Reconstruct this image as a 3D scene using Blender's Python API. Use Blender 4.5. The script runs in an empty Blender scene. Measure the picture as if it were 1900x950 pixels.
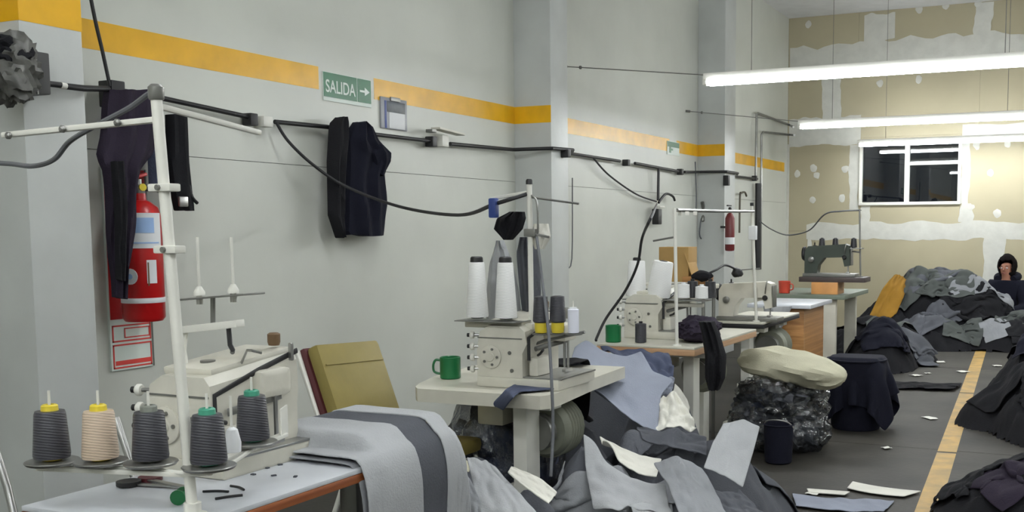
import bpy, bmesh, math, random
import numpy as np
from mathutils import Vector, Matrix, noise

random.seed(7)
rng = np.random.RandomState(7)
scene = bpy.context.scene
COL = scene.collection

# ------------------------------------------------------------------ camera
# wall_left is the plane X=0, Y runs along it away from the camera, Z is up
FPX, YAW, PITCH, ROLL, CX, CY = 1991.0, .4289, -.0951, -.0047, 1118.0, 615.0
CAM = Vector((3.9, 0.0, 1.35))
fwd = Vector((-math.sin(YAW)*math.cos(PITCH), math.cos(YAW)*math.cos(PITCH), math.sin(PITCH)))
right0 = Vector((math.cos(YAW), math.sin(YAW), 0))
up0 = right0.cross(fwd)
RGT = right0*math.cos(ROLL) + up0*math.sin(ROLL)
UPV = up0*math.cos(ROLL) - right0*math.sin(ROLL)
cd = bpy.data.cameras.new('camera')
cd.sensor_fit = 'HORIZONTAL'; cd.sensor_width = 36.0
cd.lens = FPX/1900*36.0
cd.shift_x = (950-CX)/1900.0
cd.shift_y = (CY-475)/1900.0
cd.clip_start = .05; cd.clip_end = 100
cam = bpy.data.objects.new('camera', cd); COL.objects.link(cam)
m = Matrix.Identity(4)
for i in range(3):
    m[i][0] = RGT[i]; m[i][1] = UPV[i]; m[i][2] = -fwd[i]; m[i][3] = CAM[i]
cam.matrix_world = m
scene.camera = cam

# ------------------------------------------------------------------ world: night outside, exposure
w = bpy.data.worlds.new('night'); scene.world = w; w.use_nodes = True
w.node_tree.nodes['Background'].inputs[0].default_value = (.012, .014, .02, 1)
w.node_tree.nodes['Background'].inputs[1].default_value = 1.0
scene.view_settings.view_transform = 'Standard'
scene.view_settings.look = 'None'
scene.view_settings.gamma = 1.0
scene.view_settings.use_curve_mapping = False
scene.view_settings.exposure = 0.0
LAMP_STRENGTH = 62.0

# ------------------------------------------------------------------ measuring helpers (a point of the photograph at a known plane)
def ray(x, y):
    return RGT*((x-CX)/FPX) - UPV*((y-CY)/FPX) + fwd
def wx(x, y, X=0.0):
    d = ray(x, y); return CAM + d*((X-CAM.x)/d.x)
def wy(x, y, Y):
    d = ray(x, y); return CAM + d*((Y-CAM.y)/d.y)
def wz(x, y, Z=0.0):
    d = ray(x, y); return CAM + d*((Z-CAM.z)/d.z)

# ------------------------------------------------------------------ materials
def srgb(c):
    return tuple(((v/255)/12.92 if v/255 <= .04045 else ((v/255+.055)/1.055)**2.4) for v in c)
MATS = {}
def mat(name, rgb, rough=.6, metal=0.0, var=.12, scale=6.0, bump=0.0, bscale=40.0, spec=.5, coords='Object', rgb2=None, lo=.35, hi=.65, detail=4.0):
    if name in MATS: return MATS[name]
    M = bpy.data.materials.new(name); M.use_nodes = True
    nt = M.node_tree; N = nt.nodes; L = nt.links
    b = N['Principled BSDF']
    b.inputs['Roughness'].default_value = rough
    b.inputs['Metallic'].default_value = metal
    b.inputs['Specular IOR Level'].default_value = spec
    tc = N.new('ShaderNodeTexCoord')
    no = N.new('ShaderNodeTexNoise'); no.inputs['Scale'].default_value = scale; no.inputs['Detail'].default_value = detail
    L.new(tc.outputs[coords], no.inputs['Vector'])
    cr = N.new('ShaderNodeValToRGB')
    a = srgb(rgb)
    c1 = tuple(v*(1-var) for v in a); c2 = tuple(min(1, v*(1+var)) for v in a)
    if rgb2: c1 = a; c2 = srgb(rgb2)
    cr.color_ramp.elements[0].color = (*c1, 1); cr.color_ramp.elements[0].position = lo
    cr.color_ramp.elements[1].color = (*c2, 1); cr.color_ramp.elements[1].position = hi
    L.new(no.outputs['Fac'], cr.inputs['Fac'])
    L.new(cr.outputs['Color'], b.inputs['Base Color'])
    if bump > 0:
        n2 = N.new('ShaderNodeTexNoise'); n2.inputs['Scale'].default_value = bscale; n2.inputs['Detail'].default_value = 3
        L.new(tc.outputs[coords], n2.inputs['Vector'])
        bm = N.new('ShaderNodeBump'); bm.inputs['Strength'].default_value = bump; bm.inputs['Distance'].default_value = .01
        L.new(n2.outputs['Fac'], bm.inputs['Height']); L.new(bm.outputs['Normal'], b.inputs['Normal'])
    MATS[name] = M
    return M
def emit(name, rgb, s):
    M = bpy.data.materials.new(name); M.use_nodes = True
    b = M.node_tree.nodes['Principled BSDF']
    b.inputs['Base Color'].default_value = (.9, .9, .9, 1)
    b.inputs['Emission Color'].default_value = (*srgb(rgb), 1)
    b.inputs['Emission Strength'].default_value = s
    MATS[name] = M; return M
def thread_mat(name, rgb, rough=.45):
    M = bpy.data.materials.new(name); M.use_nodes = True
    nt = M.node_tree; N = nt.nodes; L = nt.links; b = N['Principled BSDF']
    b.inputs['Roughness'].default_value = rough
    tc = N.new('ShaderNodeTexCoord'); mp = N.new('ShaderNodeMapping')
    mp.inputs['Rotation'].default_value = (.25, 0, 0)
    L.new(tc.outputs['Object'], mp.inputs['Vector'])
    wv = N.new('ShaderNodeTexWave'); wv.bands_direction = 'Z'; wv.inputs['Scale'].default_value = 55; wv.inputs['Distortion'].default_value = 1.5
    L.new(mp.outputs['Vector'], wv.inputs['Vector'])
    cr = N.new('ShaderNodeValToRGB'); a = srgb(rgb)
    cr.color_ramp.elements[0].color = (*[v*.82 for v in a], 1); cr.color_ramp.elements[1].color = (*[min(1, v*1.1) for v in a], 1)
    L.new(wv.outputs['Fac'], cr.inputs['Fac']); L.new(cr.outputs['Color'], b.inputs['Base Color'])
    bp = N.new('ShaderNodeBump'); bp.inputs['Strength'].default_value = .25; bp.inputs['Distance'].default_value = .002
    L.new(wv.outputs['Fac'], bp.inputs['Height']); L.new(bp.outputs['Normal'], b.inputs['Normal'])
    MATS[name] = M; return M
def cloth_mat(name, rgb, var=.1, rough=.9):
    M = mat(name, rgb, rough=rough, var=var, scale=3.0, bump=.25, bscale=160, spec=.15)
    return M
def clear_mat(name, tint, mixf, rough=.12, relief=.8):
    M = bpy.data.materials.new(name); M.use_nodes = True
    nt = M.node_tree; N = nt.nodes; L = nt.links
    out = N['Material Output']; N.remove(N['Principled BSDF'])
    tr = N.new('ShaderNodeBsdfTransparent'); tr.inputs[0].default_value = (*tint, 1)
    gl = N.new('ShaderNodeBsdfGlossy'); gl.inputs['Roughness'].default_value = rough; gl.inputs[0].default_value = (.9, .9, .9, 1)
    tc = N.new('ShaderNodeTexCoord'); no = N.new('ShaderNodeTexNoise'); no.inputs['Scale'].default_value = 22; no.inputs['Detail'].default_value = 4
    L.new(tc.outputs['Object'], no.inputs['Vector'])
    bp = N.new('ShaderNodeBump'); bp.inputs['Strength'].default_value = relief; bp.inputs['Distance'].default_value = .02
    L.new(no.outputs['Fac'], bp.inputs['Height']); L.new(bp.outputs['Normal'], gl.inputs['Normal'])
    fr = N.new('ShaderNodeFresnel'); fr.inputs['IOR'].default_value = 1.5; L.new(bp.outputs['Normal'], fr.inputs['Normal'])
    ad = N.new('ShaderNodeMath'); ad.operation = 'ADD'; ad.inputs[1].default_value = mixf; ad.use_clamp = True
    L.new(fr.outputs[0], ad.inputs[0])
    mx = N.new('ShaderNodeMixShader'); L.new(ad.outputs[0], mx.inputs[0]); L.new(tr.outputs[0], mx.inputs[1]); L.new(gl.outputs[0], mx.inputs[2])
    L.new(mx.outputs[0], out.inputs['Surface'])
    MATS[name] = M; return M

WALL = mat('wall_paint', (202, 204, 195), rough=.40, var=.06, scale=1.1, detail=7.0, bump=.12, bscale=9, coords='Object')
COLUMN = mat('column_paint', (192, 195, 192), rough=.4, var=.06, scale=2.5, bump=.15, bscale=12)
STRIPE = mat('stripe_paint', (226, 172, 18), rough=.35, var=.1, scale=5, bump=.1, bscale=14)
FLOOR = mat('floor_concrete', (44, 42, 38), rough=.65, scale=1.6, rgb2=(62, 59, 53), bump=.15, bscale=30, detail=8, spec=.25)
FLOORGAP = mat('floor_gap', (45, 43, 40), rough=.9)
LINE = mat('floor_line_paint', (186, 146, 66), rough=.6, scale=7, rgb2=(150, 124, 66), bump=.1, detail=8)
CEIL = mat('ceiling_paint', (205, 205, 205), rough=.8, var=.04)
DRY = mat('drywall', (168, 160, 134), rough=.75, var=.05, scale=1.2)
COMPOUND = mat('joint_compound', (196, 196, 188), rough=.8, var=.05, scale=8, bump=.2, bscale=25)
WHITE = mat('white_metal', (222, 221, 212), rough=.4, var=.04, scale=9)
CREAM = mat('machine_cream', (206, 203, 190), rough=.38, var=.06, scale=11, bump=.05)
GREYM = mat('grey_metal', (128, 128, 124), rough=.35, metal=.6, var=.12)
STEEL = mat('steel', (168, 168, 166), rough=.28, metal=.9, var=.1)
BLACK = mat('black_plastic', (26, 26, 28), rough=.5, var=.15)
RUBBER = mat('cable_black', (38, 38, 40), rough=.6, var=.1)
CABLEG = mat('cable_grey', (92, 94, 98), rough=.55, var=.1)
LAMINATE = mat('laminate_top', (198, 201, 206), rough=.35, var=.04, scale=8)
LAMINATE2 = mat('laminate_cream', (203, 200, 186), rough=.4, var=.05, scale=8)
def wood(name, a, b):
    M = mat(name, a, rough=.5, rgb2=b, scale=5, bump=.08)
    nt = M.node_tree
    mp = nt.nodes.new('ShaderNodeMapping'); mp.inputs['Scale'].default_value = (1, .12, 9)
    tc = [n for n in nt.nodes if n.type == 'TEX_COORD'][0]; no = [n for n in nt.nodes if n.type == 'TEX_NOISE'][0]
    nt.links.new(tc.outputs['Object'], mp.inputs['Vector']); nt.links.new(mp.outputs['Vector'], no.inputs['Vector'])
    return M
WOOD = wood('wood_edge', (122, 62, 30), (158, 92, 50))
WOOD2 = wood('wood_tan', (172, 132, 96), (196, 160, 124))
WOODB = wood('wood_brown', (142, 98, 52), (176, 128, 76))
GREENTOP = mat('green_laminate', (112, 122, 108), rough=.5, var=.06)
MOTOR = mat('motor_paint', (132, 134, 120), rough=.5, var=.15, bump=.1)
DKGREEN = mat('machine_dark_green', (58, 66, 58), rough=.4, var=.12)
GREEN = mat('green_plastic', (14, 104, 56), rough=.35, var=.08)
REDP = mat('red_paint', (178, 22, 24), rough=.3, var=.1)
REDL = mat('red_print', (214, 66, 58), rough=.5, var=.08)
REDC = mat('red_cup_plastic', (188, 66, 46), rough=.4)
PAPER = mat('white_paper', (226, 225, 216), rough=.85, var=.03)
LABELB = mat('label_blue', (150, 180, 222), rough=.5, var=.1)
LABELW = mat('label_white', (224, 226, 228), rough=.5, var=.03)
BLUEP = mat('blue_plastic', (44, 66, 132), rough=.45)
SIGNG = mat('sign_green', (34, 104, 68), rough=.4, var=.05)
SIGNW = mat('sign_white', (218, 228, 220), rough=.5, var=.02)
CARD = mat('cardboard', (164, 132, 80), rough=.85, var=.08)
OLIVE = mat('olive_vinyl', (134, 120, 62), rough=.6, var=.1, scale=5, bump=.15, bscale=30)
MAROON = mat('maroon_vinyl', (84, 34, 38), rough=.5, var=.1)
YELLOW = mat('yellow_plastic', (222, 200, 60), rough=.4)
TEAL = mat('teal_plastic', (70, 156, 128), rough=.4)
ORANGE = mat('light_tinted_plate', (206, 148, 88), rough=.5)  # orange light falling on the plate is put into its base colour
TAN = mat('thread_brown_wood', (110, 86, 60), rough=.6)
T_DARK = thread_mat('thread_charcoal', (62, 62, 68), .4)
T_BEIGE = thread_mat('thread_beige', (202, 182, 160))
T_WHITE = thread_mat('thread_white', (240, 240, 238), .6)
SKIN = mat('skin', (168, 118, 96), rough=.5, var=.05)
HAIR = mat('hair', (20, 16, 16), rough=.9, var=.2, spec=.1)
C_LIGHT = cloth_mat('cloth_light_grey', (168, 170, 172))
C_MID = cloth_mat('cloth_mid_grey', (136, 138, 142))
C_BLUE = cloth_mat('cloth_blue_grey', (142, 147, 160))
C_DK = cloth_mat('cloth_dark_grey', (84, 86, 92))
C_GG = cloth_mat('cloth_green_grey', (78, 82, 80))
C_BLACK = cloth_mat('cloth_black', (30, 30, 33))
C_NAVY = cloth_mat('cloth_navy', (26, 27, 38))
C_SLATE = cloth_mat('cloth_slate_blue', (74, 80, 100))
C_CREAM = cloth_mat('cloth_cream', (190, 187, 164))
C_WHITE = cloth_mat('cloth_white', (222, 220, 210))
C_MUST = cloth_mat('cloth_mustard', (140, 104, 40))
C_PURP = cloth_mat('cloth_plum', (46, 40, 52))
PLASTIC = clear_mat('clear_plastic', (.86, .88, .88), .05)
GLASS = clear_mat('window_glass', (.75, .78, .8), .02, .01, 0.0)

# ------------------------------------------------------------------ mesh helpers
class MB:
    def __init__(self): self.v = []; self.f = []
    def add(self, vs, fs):
        o = len(self.v); self.v += [tuple(q) for q in vs]; self.f += [tuple(i+o for i in q) for q in fs]; return self
    def box(self, c, s, rot=None, bev=0.0):
        bm = bmesh.new(); bmesh.ops.create_cube(bm, size=1)
        bmesh.ops.scale(bm, vec=s, verts=bm.verts)
        if bev > 0: bmesh.ops.bevel(bm, geom=bm.edges[:], offset=bev, segments=2, profile=.6, affect='EDGES')
        M = Matrix.Translation(c) @ (rot.to_4x4() if rot is not None else Matrix.Identity(4))
        bmesh.ops.transform(bm, matrix=M, verts=bm.verts)
        bm.verts.index_update()
        self.add([v.co for v in bm.verts], [[v.index for v in f.verts] for f in bm.faces]); bm.free(); return self
    def bounds(self, a, b, bev=0.0):
        a = Vector(a); b = Vector(b)
        return self.box((a+b)/2, (abs(b.x-a.x), abs(b.y-a.y), abs(b.z-a.z)), None, bev)
    def cyl(self, p0, p1, r0, r1=None, n=16):
        return self.tube([p0, p1], [r0, r0 if r1 is None else r1], n)
    def tube(self, pts, r, n=10, smooth=0):
        pts = [Vector(p) for p in pts]
        if smooth and len(pts) > 2:
            out = []; rr = []
            for i in range(len(pts)-1):
                p0 = pts[max(i-1, 0)]; p1 = pts[i]; p2 = pts[i+1]; p3 = pts[min(i+2, len(pts)-1)]
                for k in range(smooth):
                    t = k/smooth
                    out.append(.5*((2*p1)+(p2-p0)*t+(2*p0-5*p1+4*p2-p3)*t*t+(3*p1-p0-3*p2+p3)*t*t*t))
            out.append(pts[-1]); pts = out
        R = r if isinstance(r, (list, tuple)) else [r]*len(pts)
        vs = []; fs = []
        t0 = (pts[1]-pts[0]).normalized()
        nrm = t0.orthogonal().normalized()
        for i, p in enumerate(pts):
            if i == 0: t = t0
            elif i == len(pts)-1: t = (pts[i]-pts[i-1]).normalized()
            else: t = ((pts[i+1]-pts[i]).normalized()+(pts[i]-pts[i-1]).normalized()).normalized()
            nrm = (nrm - t*nrm.dot(t))
            nrm = nrm.normalized() if nrm.length > 1e-6 else t.orthogonal().normalized()
            bn = t.cross(nrm)
            for k in range(n):
                a = 2*math.pi*k/n
                vs.append(p + (nrm*math.cos(a)+bn*math.sin(a))*R[i])
        for i in range(len(pts)-1):
            for k in range(n):
                fs.append((i*n+k, i*n+(k+1) % n, (i+1)*n+(k+1) % n, (i+1)*n+k))
        fs.append(tuple(reversed(range(n)))); fs.append(tuple(range((len(pts)-1)*n, len(pts)*n)))
        return self.add(vs, fs)
    def lathe(self, prof, c=(0, 0, 0), n=20, ax=None):
        c = Vector(c); vs = []; fs = []
        R = Matrix.Identity(3) if ax is None else Vector((0, 0, 1)).rotation_difference(Vector(ax)).to_matrix()
        for (r, z) in prof:
            for k in range(n):
                a = 2*math.pi*k/n
                vs.append(c + R @ Vector((r*math.cos(a), r*math.sin(a), z)))
        for i in range(len(prof)-1):
            for k in range(n):
                fs.append((i*n+k, i*n+(k+1) % n, (i+1)*n+(k+1) % n, (i+1)*n+k))
        fs.append(tuple(reversed(range(n)))); fs.append(tuple(range((len(prof)-1)*n, len(prof)*n)))
        return self.add(vs, fs)
    def mesh(self, name, m, smooth=True):
        me = bpy.data.meshes.new(name); me.from_pydata(self.v, [], self.f); me.validate(); me.update()
        me.materials.append(m)
        if smooth:
            me.shade_smooth()
            try: me.set_sharp_from_angle(angle=math.radians(38))
            except Exception: pass
        return me
    def build(self, name, m, parent=None, loc=None):
        o = bpy.data.objects.new(name, self.mesh(name, m)); COL.objects.link(o)
        if parent is not None: o.parent = parent
        if loc is not None: o.location = loc
        return o
def tag(o, label=None, cat=None, group=None, kind=None):
    if label: o['label'] = label
    if cat: o['category'] = cat
    if group: o['group'] = group
    if kind: o['kind'] = kind
    return o
def thing(name, loc, label, cat, group=None, rz=0.0):
    o = bpy.data.objects.new(name, None); COL.objects.link(o); o.location = loc; o.rotation_euler = (0, 0, rz)
    o.empty_display_size = .1
    return tag(o, label, cat, group)
def single(mb, name, m, label, cat, group=None, origin=None):
    # one mesh as one thing; its origin moves to the middle of its base
    if origin is None:
        a = np.array(mb.v); origin = Vector(((a[:, 0].min()+a[:, 0].max())/2, (a[:, 1].min()+a[:, 1].max())/2, a[:, 2].min()))
    origin = Vector(origin)
    mb.v = [tuple(Vector(q)-origin) for q in mb.v]
    return tag(mb.build(name, m, None, origin), label, cat, group)
def rel(mb, origin):
    origin = Vector(origin); mb.v = [tuple(Vector(q)-origin) for q in mb.v]; return mb

# ================================================================== THE SETTING
YB = 14.7; ZC = 4.2; XR = 8.6; YN = -4.0
COLS = [(2.76, 3.03), (6.995, 7.27), (11.01, 11.38)]; CP = .30

floor = tag(MB().bounds((-.3, YN, -.1), (XR, YB+.1, -.008)).build('floor', FLOORGAP), kind='structure')
ys = [YN, -1.3, 2.72, 6.72, 10.75, YB]
for a, b in zip(ys[:-1], ys[1:]):
    MB().bounds((-.02, a+.004, -.03), (4.62, b-.004, 0)).build('concrete_slab', FLOOR, floor)
    MB().bounds((4.628, a+.004, -.03), (XR, b-.004, 0)).build('concrete_slab', FLOOR, floor)
# painted floor line, straight through the two measured ends, with worn gaps
l0 = wz(1822, 645); l1 = wz(1728, 925); ld = (l1-l0).normalized(); lw = Vector((ld.y, -ld.x, 0)).normalized()*.055
if lw.x < 0: lw = -lw
def line_piece(t0, t1):
    A = l0+ld*t0; B = l0+ld*t1; Z = Vector((0, 0, .0015))
    vs = [A-lw, A+lw, B+lw, B-lw]
    MB().add([v for v in vs]+[v+Z for v in vs], [(0, 1, 2, 3), (4, 5, 6, 7), (0, 1, 5, 4), (1, 2, 6, 5), (2, 3, 7, 6), (3, 0, 4, 7)]).build('painted_line', LINE, floor)
for t0, t1 in ((-.1, 1.0), (1.02, 3.55), (3.6, 6.05), (6.09, 9.5)): line_piece(t0, t1)

wall_left = tag(MB().bounds((-.3, YN, 0), (-.012, YB, ZC)).build('wall_left', FLOORGAP), kind='structure')
bays = [YN, -1.1, COLS[0][0], COLS[0][1], COLS[1][0], COLS[1][1], COLS[2][0], COLS[2][1], YB]
for a, b in zip(bays[:-1], bays[1:]):
    if (a, b) in COLS: continue
    MB().bounds((-.03, a+.0015, 0), (0, b-.0015, 1.698)).build('wall_panel', WALL, wall_left)
    MB().bounds((-.03, a+.0015, 1.701), (0, b-.0015, ZC)).build('wall_panel', WALL, wall_left)
for a, b in COLS:
    MB().bounds((-.03, a, 0), (CP, b, ZC), .006).build('pillar', COLUMN, wall_left)
S0, S1 = 2.12, 2.243
def stripe(a, b): MB().bounds(a, b).build('yellow_stripe', STRIPE, wall_left)
e = .0012
stripe((0, YN, S0), (e, COLS[0][0], S1)); stripe((0, COLS[0][1], S0), (e, 4.80, S1)); stripe((0, 5.30, S0), (e, COLS[1][0], S1))
stripe((0, COLS[1][1]+.0, S0), (e, 10.15, S1)); stripe((0, 10.36, S0), (e, COLS[2][0], S1)); stripe((0, COLS[2][1]+.12, S0), (e, YB-.16, S1))
for a, b in COLS: stripe((0, a-e, S0), (CP, a, S1))
stripe((CP, COLS[0][0], S0), (CP+e, COLS[0][1], S1))

# back wall: drywall sheets, ragged bands of joint compound and dabs over the screws
WX0, WX1, WZ0, WZ1 = 1.03, 2.26, 1.69, 2.44
wall_back = tag(MB().bounds((-.3, YB+.012, 0), (WX0-.04, YB+.35, ZC)).bounds((WX1+.04, YB+.012, 0), (XR, YB+.35, ZC))
    .bounds((WX0-.04, YB+.012, 0), (WX1+.04, YB+.35, WZ0-.04)).bounds((WX0-.04, YB+.012, WZ1+.04), (WX1+.04, YB+.35, ZC)).build('wall_back', FLOORGAP), kind='structure')
zs = [0, 1.31, 2.55, 3.65, ZC]
for i, (z0, z1) in enumerate(zip(zs[:-1], zs[1:])):
    xs = [0, 1.0, 2.2, 3.4, 4.6, 5.8, 7.0, XR] if i % 2 == 0 else [0, .95, 2.62, 3.4, 4.6, 5.8, 7.0, XR]
    if i == 0: xs = [0, .4, 2.72, 3.9, 5.1, 6.3, 7.5, XR]
    if i == 1: xs = [0, WX0-.03, WX1+.03, 3.4, 4.6, 5.8, 7.0, XR]
    if i == 2: xs = [0, .55, 2.5, 3.4, 4.6, 5.8, 7.0, XR]
    for x0, x1 in zip(xs[:-1], xs[1:]):
        if i == 1 and abs(x0-(WX0-.03)) < .001:
            MB().bounds((x0+.001, YB, z0+.001), (x1-.001, YB+.012, WZ0-.03)).build('drywall_panel', DRY, wall_back)
            MB().bounds((x0+.001, YB, WZ1+.03), (x1-.001, YB+.012, z1-.001)).build('drywall_panel', DRY, wall_back)
            continue
        MB().bounds((x0+.001, YB, z0+.001), (x1-.001, YB+.012, z1-.001)).build('drywall_panel', DRY, wall_back)
def ragged(x0, z0, x1, z1, amp, seed, n=26):
    # band of compound from (x0,z0) to (x1,z1) on the wall
    horiz = abs(x1-x0) > abs(z1-z0)
    vs = []; fs = []
    for i in range(n+1):
        t = i/n
        if horiz:
            x = x0+(x1-x0)*t
            a = z0+amp*noise.noise((x*3.1, seed, 0))+.4*amp*noise.noise((x*11, seed, 3)); b = z1+amp*noise.noise((x*3.1, seed, 9))+.4*amp*noise.noise((x*11, seed, 5))
            quad = [(x, a), (x, b)]
        else:
            z = z0+(z1-z0)*t
            a = x0+amp*noise.noise((z*3.1, seed, 0))+.4*amp*noise.noise((z*11, seed, 3)); b = x1+amp*noise.noise((z*3.1, seed, 9))+.4*amp*noise.noise((z*11, seed, 5))
            quad = [(a, z), (b, z)]
        vs += [(q[0], YB-.0015-.0006*(seed%4), q[1]) for q in quad]+[(q[0], YB, q[1]) for q in quad]
        if i:
            o = 4*(i-1)
            fs += [(o, o+1, o+5, o+4), (o+2, o+6, o+7, o+3), (o, o+4, o+6, o+2), (o+1, o+3, o+7, o+5)]
    k = 4*n
    fs += [(0, 2, 3, 1), (k, k+1, k+3, k+2)]
    MB().add(vs, fs).build('joint_compound', COMPOUND, wall_back)
ragged(.28, 1.20, XR-.1, 1.42, .05, 1.3, 90)
ragged(.02, 2.46, 1.0, 2.84, .05, 2.3)
ragged(2.3, 2.50, XR-.1, 2.66, .04, 5.1, 60)
ragged(.02, 3.50, XR-.1, 3.80, .09, 3.7, 90)
ragged(.48, 2.7, .72, 3.55, .04, 4.4); ragged(1.02, 3.8, 1.42, 4.16, .09, 8.4); ragged(2.42, 3.75, 2.62, 4.19, .05, 6.4)
ragged(2.60, .05, 2.84, 1.24, .04, 7.7); ragged(2.30, 1.42, 2.44, 1.66, .05, 9.1); ragged(1.02, 1.4, 1.14, 1.64, .03, 9.9)
ragged(.86, 1.6, .99, 2.46, .03, 11.2); ragged(2.29, 1.66, 2.40, 2.44, .03, 12.2); ragged(.28, .75, .36, 1.22, .03, 13.4)
for (px, py) in ((1510, 312), (1480, 322), (1568, 314), (1508, 372), (1562, 368), (1515, 325), (1838, 322), (1812, 270), (1870, 268), (1705, 18), (1755, 12), (1815, 8), (1632, 155), (1705, 148), (1500, 45), (1790, 335), (1800, 385), (1850, 395)):
    c = wy(px, py, YB); vs = []; n = 12; s = random.random()*9
    for k in range(n):
        a = 2*math.pi*k/n; r = .047*(1+.45*noise.noise((math.cos(a)+s, math.sin(a), s)))
        vs.append((c.x+r*math.cos(a), YB, c.z+r*1.1*math.sin(a)))
    vs += [(q[0]*.8+c.x*.2, YB-.003, q[2]*.8+c.z*.2) for q in vs]
    MB().add(vs, [tuple(range(n, 2*n))]+[(k, (k+1) % n, n+(k+1) % n, n+k) for k in range(n)]).build('compound_dab', COMPOUND, wall_back)

MB().bounds((-.012, YB-.035, 0), (.03, YB-.002, 2.5)).build('corner_bead', COMPOUND, wall_back)

window = bpy.data.objects.new('window_1', None); COL.objects.link(window); window.location = ((WX0+WX1)/2, YB, WZ0); tag(window, kind='structure')
def wpart(name, a, b, m, bev=.004): rel(MB().bounds(a, b, bev), window.location).build(name, m, window)
fw_ = .04
wpart('window_frame', (WX0-.04, YB-.03, WZ0-.04), (WX1+.04, YB+.06, WZ0), WHITE); wpart('window_frame', (WX0-.04, YB-.03, WZ1), (WX1+.04, YB+.06, WZ1+.04), WHITE)
wpart('window_frame', (WX0-.04, YB-.03, WZ0), (WX0, YB+.06, WZ1), WHITE); wpart('window_frame', (WX1, YB-.03, WZ0), (WX1+.04, YB+.06, WZ1), WHITE)
XM = wy(1683, 320, YB).x
wpart('mullion', (XM-.03, YB-.02, WZ0), (XM+.03, YB+.05, WZ1), WHITE)
wpart('sash_bar', (XM+.03, YB-.01, WZ1-.27), (WX1, YB+.03, WZ1-.25), WHITE, .002)
wpart('pane', (WX0, YB+.02, WZ0), (XM-.03, YB+.026, WZ1), GLASS, 0); wpart('pane', (XM+.03, YB+.032, WZ0), (WX1, YB+.038, WZ1), GLASS, 0)

tag(MB().bounds((-.3, YN, ZC), (XR, YB+.4, ZC+.1)).build('ceiling', CEIL), kind='structure')
tag(MB().bounds((XR, YN, 0), (XR+.2, YB+.4, ZC)).build('wall_right', WALL), kind='structure')
tag(MB().bounds((-.3, YN-.2, 0), (XR+.2, YN, ZC)).build('wall_near', WALL), kind='structure')

# ================================================================== LAMPS
TUBE = emit('lamp_tube_glow', (248, 252, 255), LAMP_STRENGTH)
def lamp(x0, y, z, ln, label, wire_px=None, group='hanging fluorescent lamps'):
    t = thing('fluorescent_lamp', (x0+ln/2, y, z-.02), label, 'lamp', group)
    o = t.location
    h = ln/2
    MB().add([(-h, -.035, .07), (h, -.035, .07), (h, .035, .07), (-h, .035, .07), (-h, -.045, .034), (h, -.045, .034), (h, .045, .034), (-h, .045, .034), (-h, -.042, .026), (h, -.042, .026), (h, .042, .026), (-h, .042, .026)],
             [(0, 1, 2, 3), (0, 4, 5, 1), (2, 6, 7, 3), (4, 8, 9, 5), (6, 10, 11, 7), (8, 11, 10, 9), (0, 3, 7, 4), (1, 5, 6, 2), (4, 7, 11, 8), (5, 9, 10, 6)]).build('reflector', WHITE, t)
    for s in (-1, 1):
        MB().cyl((-h+.03, s*.04, .002), (h-.03, s*.04, .002), .017, n=12).build('tube', TUBE, t)
        for q in (-1, 1):
            MB().box((q*(h-.015), s*.04, .005), (.03, .03, .04), None, .004).build('lamp_holder', WHITE, t)
    for q in (-1, 1):
        MB().cyl((q*(h-.35), 0, .065), (q*(h-.35), 0, ZC-o.z), .003, n=6).build('suspension_wire', GREYM, t)
    if wire_px:
        A = wx(*wire_px, 0); B = Vector((-h+.02, 0, .06))
        MB().tube([A-o, B], .004, 6).build('guy_wire', GREYM, t)
        MB().tube([A-o, (A-o)*.96+B*.04], .012, 8).build('wire_clamp', GREYM, t)
        MB().lathe([(.006, -.012), (.014, -.006), (.014, .006), (.006, .012)], (A-o)*.86+B*.14, 10, (B-(A-o))).build('turnbuckle', GREYM, t)
    return t
LZ = 2.42
lamp(1.28, 7.54, LZ, 2.4, 'nearest long white fluorescent lamp in view, hung highest at upper right', (1042, 123))
lamp(1.04, 11.22, LZ, 2.4, 'middle of the three lit fluorescent lamps, between nearest lamp and window', (1272, 206))
lamp(1.10, 14.0, LZ, 2.4, 'farthest lit fluorescent lamp, right above the dark window')
for y in (3.75, -.1, -3.0): lamp(1.3, y, 3.4, 2.4, 'added unseen fluorescent lamp overhead, outside the picture', group='added lamps outside the picture')  # unseen lamps added to brighten the near room and the upper left wall
for y in (-3.0, -.1, 3.75, 7.54, 11.22, 14.0): lamp(4.9, y, LZ if y > 5 else 3.4, 2.4, 'added unseen fluorescent lamp overhead, outside the picture', group='added lamps outside the picture')  # second unseen column of lamps, added to even out the lighting

# ================================================================== ON THE LEFT WALL
def cable(pts, r, m, label, name='cable', cat='cable', smooth=8, group=None):
    return single(MB().tube(pts, r, 8, smooth), name, m, label, cat, group)

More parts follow.
